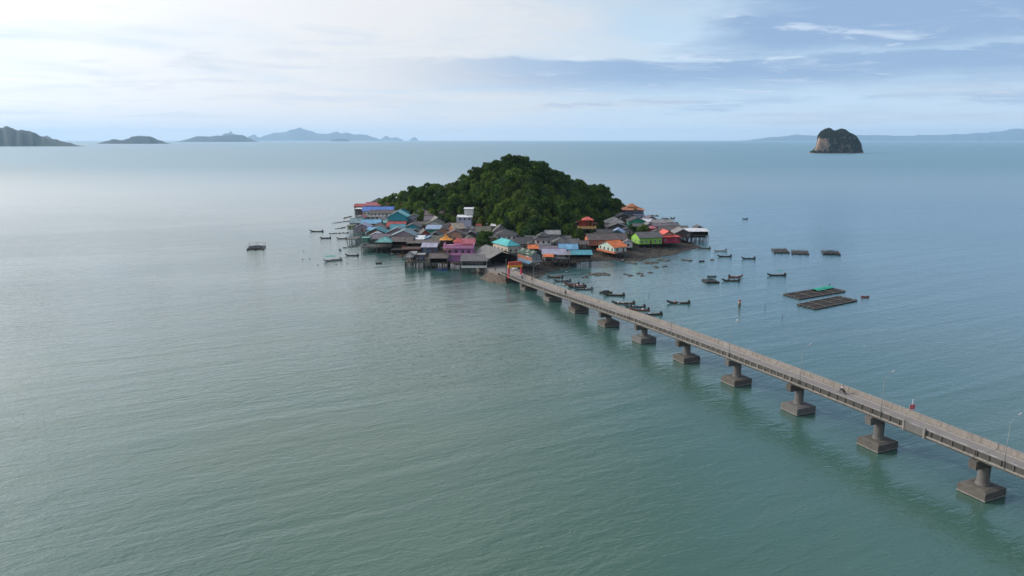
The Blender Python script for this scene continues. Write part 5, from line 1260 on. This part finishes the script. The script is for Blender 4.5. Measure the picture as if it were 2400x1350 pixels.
groyne('longest dark stone line off the left shore', (771,548), (816,546), 3); groyne('short stone line below the old concrete platform', (805,581), (842,576), 4); groyne('faint stone line beside the pale green house', (790,536), (812,533), 5)
def rubble():
    rnd = random.Random(9); k = MB(); n = 0
    for _ in range(9000):
        x, y = rnd.uniform(-20, 108), rnd.uniform(287, 400); z = ground_z(x, y)
        if z < -.45 or z > 1.6 or n > 2600: continue
        if z > .9 and rnd.random() < .5: continue
        r = rnd.uniform(.18, .6) * (1.5 if rnd.random() < .08 else 1); add_rock(k, (x, y, z), r*1.2, r, r*.6, rnd); n += 1
    struct('shore_rubble', k.mesh('shore_rubble', ROCKM), 'stuff')
    k = MB()
    for _ in range(700):
        s = rnd.uniform(104, 121); side = rnd.choice((-1,-1,-1,1)); off = side*rnd.uniform(3.2, 9 if side < 0 else 6); q = BC + BD*s + BN*off
        z = max(-.3, 2.0 - (abs(off)-3.2)*.36 - max(0, 110-s)*.25); r = rnd.uniform(.25, .8); add_rock(k, (q.x, q.y, z-.3), r*1.2, r, r*.7, rnd)
    struct('embankment_rubble', k.mesh('embankment_rubble', ROCKT), 'stuff')
rubble()

# ------------------------------------------------------------------ road apron, gate, poles
ZR = bz(112) + .752
k = MB(); pts = [tuple(BC+BD*s+BN*o) for s, o in ((113.05,-3.6),(113.05,7.5),(128,9),(150,4),(150,-4),(122,-4))]
k.solid([(x,y,-.9) for x,y,z in pts], [(x,y,ZR) for x,y,z in pts]); struct('road', k.mesh('road', ASPH))
def gate():
    c = bp_(103.5, 0, .75); root = thing('gate', 'red and yellow village gate arch at the island end of the bridge', 'gate', c, BYAW - R(90))
    RED = mat('gate_red', (.50,.035,.075), .6, .15, .8, dirt=.2); YEL = mat('gate_yellow', (.72,.36,.03), .6, .1, .8); ORG = mat('gate_sign_red', (.52,.08,.05), .6, .1, .8)
    for x in (-2.75, 2.75):
        for y in (-.35, .35): obj('pillar', MB().box(-.24,.24,-.2,.2,-.7,3.6).mesh('pillar', RED), root, (x, y, 0))
        obj('plinth', MB().box(-.34,.34,-.68,.68,-.72,.5).mesh('plinth', CONC_L if x > 0 else RED), root, (x, 0, 0))
    yb = obj('yellow_sign', MB().box(-3.15,3.15,-.5,.5,3.602,4.55).mesh('yellow_sign', YEL), root); rb = obj('red_sign', MB().box(-2.85,2.85,-.42,.42,4.552,6.0).mesh('red_sign', ORG), root)
    k = MB(); rnd = random.Random(2); x = -2.7
    while x < 2.6:
        w = rnd.uniform(.10,.2); h = rnd.uniform(.16,.26); k.box(x, x+.05, -.506, -.502, 4.08-h, 4.08+h*.6); k.box(x+.051, x+w, -.506, -.502, 4.08+h*.4, 4.08+h*.6); k.box(x+w+.001, x+w+.05, -.506, -.502, 4.08-h*.8, 4.08+h*.6); x += w + .14
    obj('lettering', k.mesh('lettering', ORG), yb)
gate()
def upole(label, px, py, h, z=None, arms=2, lean=0):
    p = gpos(px, py, 2.5); g = max(ground_z(p.x, p.y), -.8) if z is None else z; root = thing('utility_pole', label, 'utility pole', (p.x, p.y, g-.3), 0)
    k = MB(); k.rod((0,0,0), (lean,0,h), .15, 8, .10); obj('pole', k.mesh('pole', PILE_C, True), root)
    for i in range(arms):
        a = obj('crossarm', MB().box(-1.0,1.0,-.06,.06,-.07,.07).mesh('crossarm', TIMBER), root, (lean, -.12, h*(.97-.20*i)-.3))
        for x in (-.85, -.3, .3, .85): obj('insulator', MB().rod((0,0,.07),(0,0,.26),.06,6,.04).mesh('insulator', WC['white']), a, (x, 0, 0))
upole('utility pole with two crossarms left of the red pavilion', 1351, 562, 11.5, 2.0, 2); upole('plain utility pole in front of the red pavilion', 1390, 556, 10.0, 2.0, 1)
upole('utility pole between the blue grey gable and the pink roof', 1089, 556, 7.5, 2.0, 1); upole('short utility pole by the grey houses behind the long brown roof', 1423, 551, 7.0, 2.0, 1)
for px, py, h, lab in ((1149,622,5.2,'left of the two thin posts in front of the market shed'), (1162,622,4.4,'right of the two thin posts in front of the market shed')):
    p = gpos(px, py, 2.5); k = MB(); k.rod((0,0,0),(0,0,h),.10,7); q = tag(obj('light_post', k.mesh('light_post', PILE_C, True), None, (p.x, p.y, 1.0)), lab, 'post'); obj('footing', MB().box(-.45,.45,-.45,.45,-1.2,1.0).mesh('footing', CONC_L), q)
p = bp_(104, -3.75, 0); o = thing('flagpole', 'pale pole with a cap standing left of the red gate', 'pole', (p.x, p.y, -.2)); k = MB(); k.rod((0,0,0),(0,0,10.2),.17,8,.13); obj('pole', k.mesh('pole', PILE_C, True), o); obj('cap', MB().box(-.5,.5,-.12,.12,0,.12).mesh('cap', PILE_C), o, (0,0,10.2))
# sign on the bridge
p = bp_(-73.2, HW+.12, .8); o = thing('road_sign', 'red rectangular notice sign on a white post on the bridge parapet', 'sign', p, BYAW - R(90) - R(12)); o.scale = (.70, .70, .72)
k = MB(); k.rod((0,0,0),(.12,0,4.3),.065,8); obj('post', k.mesh('post', WC['white'], True), o)
bd = obj('board', MB().box(-.85,.85,-.05,-.01,1.55,2.95).mesh('board', mat('sign_white', (.68,.55,.56), .5, .05)), o, (.06,-.07,0))
obj('panel', MB().box(-.77,.77,-.062,-.052,1.63,2.87).mesh('panel', mat('sign_red', (.52,.012,.03), .5, .08)), bd)
k = MB(); rnd = random.Random(4)
for z, x0, x1 in ((2.55,-.22,.25),(2.24,-.62,.60),(1.94,-.40,.40)):
    x = x0
    while x < x1: w = rnd.uniform(.05,.09); k.box(x, x+.03, -.068, -.064, z-.09, z+.09); k.box(x+.031, x+w, -.068, -.064, z+.05, z+.09); k.box(x+w+.001, x+w+.03, -.068, -.064, z-.09, z+.07); x += w+.06
obj('lettering', k.mesh('lettering', mat('sign_letter', (.75,.55,.55), .5, .05)), bd)
# fallen rail scraps and a green pipe where the parapet is broken
k = MB(); k.rod((0,0,0),(1.6,.35,.25),.07,6); tag(obj('broken_rail', k.mesh('broken_rail', mat('pale_green_pipe', (.16,.20,.10), .7)), None, bp_(-66.3, -2.2, .80), (0,0,R(20))), 'broken olive rail piece lying over the parapet edge of the bridge', 'broken rail')

# ------------------------------------------------------------------ satellite dishes
def dish(label, px, py, z):
    p = gpos(px, py, z); o = thing('satellite_dish', label, 'satellite dish', (p.x, p.y-.3, z-.6), R(200), 'satellite dishes on roofs'); k = MB(); n = 12; i0 = 0
    for r, q in ((.0,.0),(.35,.05),(.7,.2)): k.v += [(r*math.cos(6.283*i/n), -q, r*math.sin(6.283*i/n)) for i in range(n)]
    for L in (0, 1):
        for i in range(n): k.f.append((L*n+i, L*n+(i+1) % n, L*n+n+(i+1) % n, L*n+n+i)); k.mi.append(0)
    obj('reflector', k.mesh('reflector', WC['white'], True), o, (0,0,.9), (R(-30),0,0)); k = MB(); k.rod((0,.1,0),(0,.1,.9),.05,6); obj('mast', k.mesh('mast', STEEL), o)
dish('white dish on the grey hipped roof near the red pavilion', 1455, 513, 9.4); dish('white dish above the white walled terrace at the far left', 889, 506, 6.0); dish('white dish on the dark brown boathouse roof', 949, 562, 7.2); dish('white dish on the long rose red roof', 919, 476, 8.6); dish('white dish on the coral roof behind the gate houses', 1141, 526, 8.2)

# ------------------------------------------------------------------ people and motorbikes
SKIN = mat('skin', (.30,.17,.11), .6, .08, 3); HAIR = mat('hair_black', (.012,.011,.010), .5); TYRE = mat('tyre', (.02,.02,.02), .8); BIKE = mat('bike_dark', (.03,.022,.022), .35, .1, 3, spec=.5)
CL = {'white': mat('shirt_white', (.68,.66,.66), .8, .08, 3), 'dark': mat('cloth_dark', (.035,.035,.045), .85, .15, 3), 'blue': mat('shirt_blue', (.12,.16,.42), .8, .1, 3), 'grey': mat('cloth_grey', (.16,.15,.15), .85, .1, 3), 'red': mat('cloth_red', (.35,.06,.06), .8, .1, 3)}
def skin_obj(name, verts, edges, m, parent, root=0):
    bm = bmesh.new(); sk = bm.verts.layers.skin.verify(); vs_ = [bm.verts.new(v[:3]) for v in verts]
    for v, d in zip(vs_, verts): v[sk].radius = (d[3], d[3]); v[sk].use_root = False
    vs_[root][sk].use_root = True
    for a, b in edges: bm.edges.new((vs_[a], vs_[b]))
    me = bpy.data.meshes.new(name); bm.to_mesh(me); bm.free(); me.materials.append(m); o = obj(name, me, parent)
    md = o.modifiers.new('skin', 'SKIN'); md.use_smooth_shade = True; o.modifiers.new('sub', 'SUBSURF').levels = 1; o.modifiers['sub'].render_levels = 1
    return o
def person(label, loc, rz, pose='stand', shirt='white', trousers='dark', helmet=None):
    """faces local +x"""
    if pose == 'ride':
        hip = (0,0,.0); ch = (.12,0,.36); nk = (.17,0,.54); hd = (.22,0,.70)
        arms = [[(.15,s*.19,.48),(.34,s*.26,.27),(.56,s*.30,.26)] for s in (-1,1)]; legs = [[(.04,s*.10,-.02),(.42,s*.16,-.10),(.30,s*.17,-.46),(.42,s*.17,-.48)] for s in (-1,1)]
    else:
        hip = (0,0,.92); ch = (.01,0,1.25); nk = (.02,0,1.46); hd = (.04,0,1.61)
        arms = [[(.01,s*.19,1.40),(.02,s*.24,1.13),(.10,s*.25,.88)] for s in (-1,1)]; legs = [[(0,s*.10,.88),(.05 if s > 0 else -.03,s*.11,.48),(-.02 if s > 0 else -.14,s*.11,.08),(.10 if s > 0 else .0,s*.11,.04)] for s in (-1,1)]
    root = thing('person', label, 'person', loc, rz)
    V = [(*hip,.12),(*ch,.145),(*nk,.055),(*hd,.095),(hd[0]+.01,0,hd[2]+.09,.075)]; E = [(0,1),(1,2),(2,3),(3,4)]; Vs = [(*hip,.135),(*ch,.165),(nk[0],0,nk[2]-.05,.09)]; Es = [(0,1),(1,2)]; Vt = [(*hip,.145)]; Et = []
    for A in arms:
        i = len(V); V += [(*A[0],.055),(*A[1],.042),(*A[2],.034)]; E += [(1,i),(i,i+1),(i+1,i+2)]
        dv = (Vector(A[2])-Vector(A[1])).normalized()
        h0 = Vector(A[2]) + dv*.07; V.append((*h0,.030)); E.append((i+2, i+3))
        for f in range(4): j = len(V); q = h0 + dv*.05 + Vector((0,(f-1.5)*.018,0)); V += [(*q,.009),(*(q + dv*.02 + Vector((0,0,-.03))),.008)]; E += [(i+3,j),(j,j+1)]
        j = len(V); V.append((*(h0 + Vector((.02,0,.03))),.010)); E.append((i+3,j))
        i = len(Vs); m2 = Vector(A[0]).lerp(Vector(A[1]), .85); Vs += [(*A[0],.075),(*m2,.062)]; Es += [(1,i),(i,i+1)]
    for A in legs:
        i = len(V); V += [(*A[0],.085),(*A[1],.060),(*A[2],.045),(*A[3],.038)]; E += [(0,i),(i,i+1),(i+1,i+2),(i+2,i+3)]
        i = len(Vt); Vt += [(*A[0],.105),(*A[1],.078),(*(Vector(A[1]).lerp(Vector(A[2]),.9)),.062)]; Et += [(0,i),(i,i+1),(i+1,i+2)]
    skin_obj('body', V, E, SKIN, root); skin_obj('shirt', Vs, Es, CL[shirt], root); skin_obj('trousers', Vt, Et, CL[trousers], root)
    k = MB(); n = 10; R0 = .118
    for zq in (-.02, .06, .12): 
        r = math.sqrt(max(.0004, R0*R0 - max(0, zq)**2*.95)); k.v += [(hd[0]-.015 + r*math.cos(6.283*i/n)*(1 if math.cos(6.283*i/n) < .3 or zq > .03 else .7), r*.92*math.sin(6.283*i/n), hd[2]+.045+zq) for i in range(n)]
    for L in (0, 1):
        for i in range(n): k.f.append((L*n+i, L*n+(i+1) % n, L*n+n+(i+1) % n, L*n+n+i)); k.mi.append(0)
    k.f.append(tuple(range(2*n, 3*n))); k.mi.append(0)
    obj('hair' if not helmet else 'helmet', k.mesh('hair', HAIR if not helmet else CL[helmet], True), root)
    return root
def wheel_mesh():
    k = MB(); n = 16
    for i in range(n):
        a, b = 6.2832*i/n, 6.2832*(i+1)/n; q = lambda t, r, y: (r*math.cos(t), y, r*math.sin(t)); k.solid([q(a,.22,-.045),q(b,.22,-.045),q(b,.29,-.045),q(a,.29,-.045)], [q(a,.22,.045),q(b,.22,.045),q(b,.29,.045),q(a,.29,.045)])
    return k.mesh('wheel', TYRE)
WH = wheel_mesh(); HB = MB()
for i in range(5): HB.rod((0,0,0), (.23*math.cos(i*1.2566),0,.23*math.sin(i*1.2566)), .015, 4)
HBM = HB.mesh('spokes', STEEL)
def motorbike(label, loc, rz):
    o = thing('motorbike', label, 'motorbike', loc, rz)
    for x in (-.62, .62): w = obj('wheel', WH, o, (x, 0, .29)); obj('spokes', HBM, w)
    k = MB(); k.rod((-.62,0,.30),(-.05,0,.34),.045,6); k.rod((-.05,0,.34),(.40,0,.80),.05,6); k.rod((.40,0,.92),(.62,.0,.29),.032,6); k.rod((-.62,.08,.29),(-.42,.08,.70),.028,5); obj('frame', k.mesh('frame', BIKE), o)
    k = MB(); k.solid([(-.18,-.12,.24),(.16,-.12,.24),(.16,.12,.24),(-.18,.12,.24)], [(-.14,-.10,.50),(.20,-.10,.52),(.20,.10,.52),(-.14,.10,.50)]); obj('engine_block', k.mesh('engine_block', STEEL), o)
    k = MB(); k.solid([(-.68,-.12,.66),(.0,-.14,.62),(.0,.14,.62),(-.68,.12,.66)], [(-.70,-.09,.80),(.02,-.12,.75),(.02,.12,.75),(-.70,.09,.80)]); obj('seat', k.mesh('seat', HAIR), o)
    k = MB(); k.solid([(.02,-.09,.50),(.44,-.16,.34),(.44,.16,.34),(.02,.09,.50)], [(.10,-.07,.74),(.48,-.12,.92),(.48,.12,.92),(.10,.07,.74)]); obj('fairing', k.mesh('fairing', BIKE), o)
    k = MB(); k.rod((.40,-.32,1.0),(.44,0,.98),.018,5); k.rod((.44,0,.98),(.40,.32,1.0),.018,5); obj('handlebar', k.mesh('handlebar', STEEL), o)
    k = MB(); k.rod((.50,0,.88),(.56,0,.88),.09,10); obj('headlight', k.mesh('headlight', WC['white']), o)
    k = MB(); k.rod((-.1,-.13,.22),(-.75,-.15,.34),.045,6); obj('exhaust', k.mesh('exhaust', STEEL), o)
q = bp_(-59.5, .95, .768); motorbike('dark motorbike ridden along the near part of the bridge', q, BYAW + math.pi); d_ = Vector((math.cos(BYAW+math.pi), math.sin(BYAW+math.pi), 0))
person('motorbike rider in a white shirt on the near part of the bridge', q - d_*.25 + Vector((0,0,.93)), BYAW + math.pi, 'ride', 'white', 'dark')
q = bp_(59.5, .2, .768); motorbike('dark motorbike ridden along the middle of the bridge', q, BYAW)
person('motorbike rider in dark clothes on the middle of the bridge', q + d_*.25 + Vector((0,0,.93)), BYAW, 'ride', 'dark', 'dark', 'dark')
q = bp_(96.5, .1, .768); motorbike('motorbike coming through the red gate', q, BYAW + math.pi)
person('rider in a blue shirt coming through the red gate', q - d_*.25 + Vector((0,0,.93)), BYAW + math.pi, 'ride', 'blue', 'dark', 'white')
person('person in dark clothes standing on the bridge just before the gate', bp_(90.5, 1.6, .768), BYAW + math.pi, 'stand', 'grey', 'dark')
person('person standing on the embankment left of the gate', BC + BD*117 - BN*3.2 + Vector((0,0,ZR)), BYAW, 'stand', 'red', 'dark')
# ------------------------------------------------------------------ small white truck by the gate
def truck(label, loc, rz):
    o = thing('small_truck', label, 'truck', loc, rz); BW = mat('truck_white', (.60,.60,.58), .35, .06, 1, spec=.5)
    k = MB(); k.solid([(-.2,-.75,.35),(1.7,-.75,.35),(1.7,.75,.35),(-.2,.75,.35)], [(-.2,-.75,1.0),(1.65,-.72,.95),(1.65,.72,.95),(-.2,.75,1.0)]); k.solid([(-.2,-.74,1.0),(.95,-.72,1.0),(.95,.72,1.0),(-.2,.74,1.0)], [(-.15,-.66,1.72),(.45,-.64,1.72),(.45,.64,1.72),(-.15,.66,1.72)]); obj('cab', k.mesh('cab', BW), o)
    k = MB(); k.quad((.97,-.62,1.06),(.97,.62,1.06),(.50,.56,1.66),(.50,-.56,1.66)); obj('windscreen', k.mesh('windscreen', GLASS), o)
    k = MB(); k.box(-2.2,-.24,-.8,.8,.5,.62); k.box(-2.2,-.24,-.8,-.74,.62,1.05); k.box(-2.2,-.24,.74,.8,.62,1.05); k.box(-2.2,-2.14,-.74,.74,.62,1.05); obj('cargo_bed', k.mesh('cargo_bed', BW), o)
    for x in (-1.5, 1.1):
        for y in (-.70, .70): w = obj('wheel', WH, o, (x, y, .29)); obj('rim', HBM, w)
    for y in (-.55, .55): obj('headlight', MB().box(1.66,1.70,-.12,.12,.68,.82).mesh('headlight', WC['white']), o, (0, y, 0))
truck('small white truck parked right of the red gate', BC + BD*117 + BN*5.6 + Vector((0,0,ZR)), BYAW + math.pi)

# ------------------------------------------------------------------ the air
def build_haze():
    m = bpy.data.materials.new('haze_air'); m.use_nodes = True
    nt = m.node_tree
    for nd in list(nt.nodes): nt.nodes.remove(nd)
    out = nt.nodes.new('ShaderNodeOutputMaterial'); pv = nt.nodes.new('ShaderNodeVolumePrincipled')
    pv.inputs['Color'].default_value = (.58, .79, 1.0, 1)
    pv.inputs['Density'].default_value = 2.7e-5
    pv.inputs['Anisotropy'].default_value = .2
    nt.links.new(pv.outputs[0], out.inputs['Volume'])
    k = MB().box(-46000, 46000, -1600, 43000, -3.0, 620)
    struct('haze', k.mesh('haze', m), 'stuff')
build_haze()
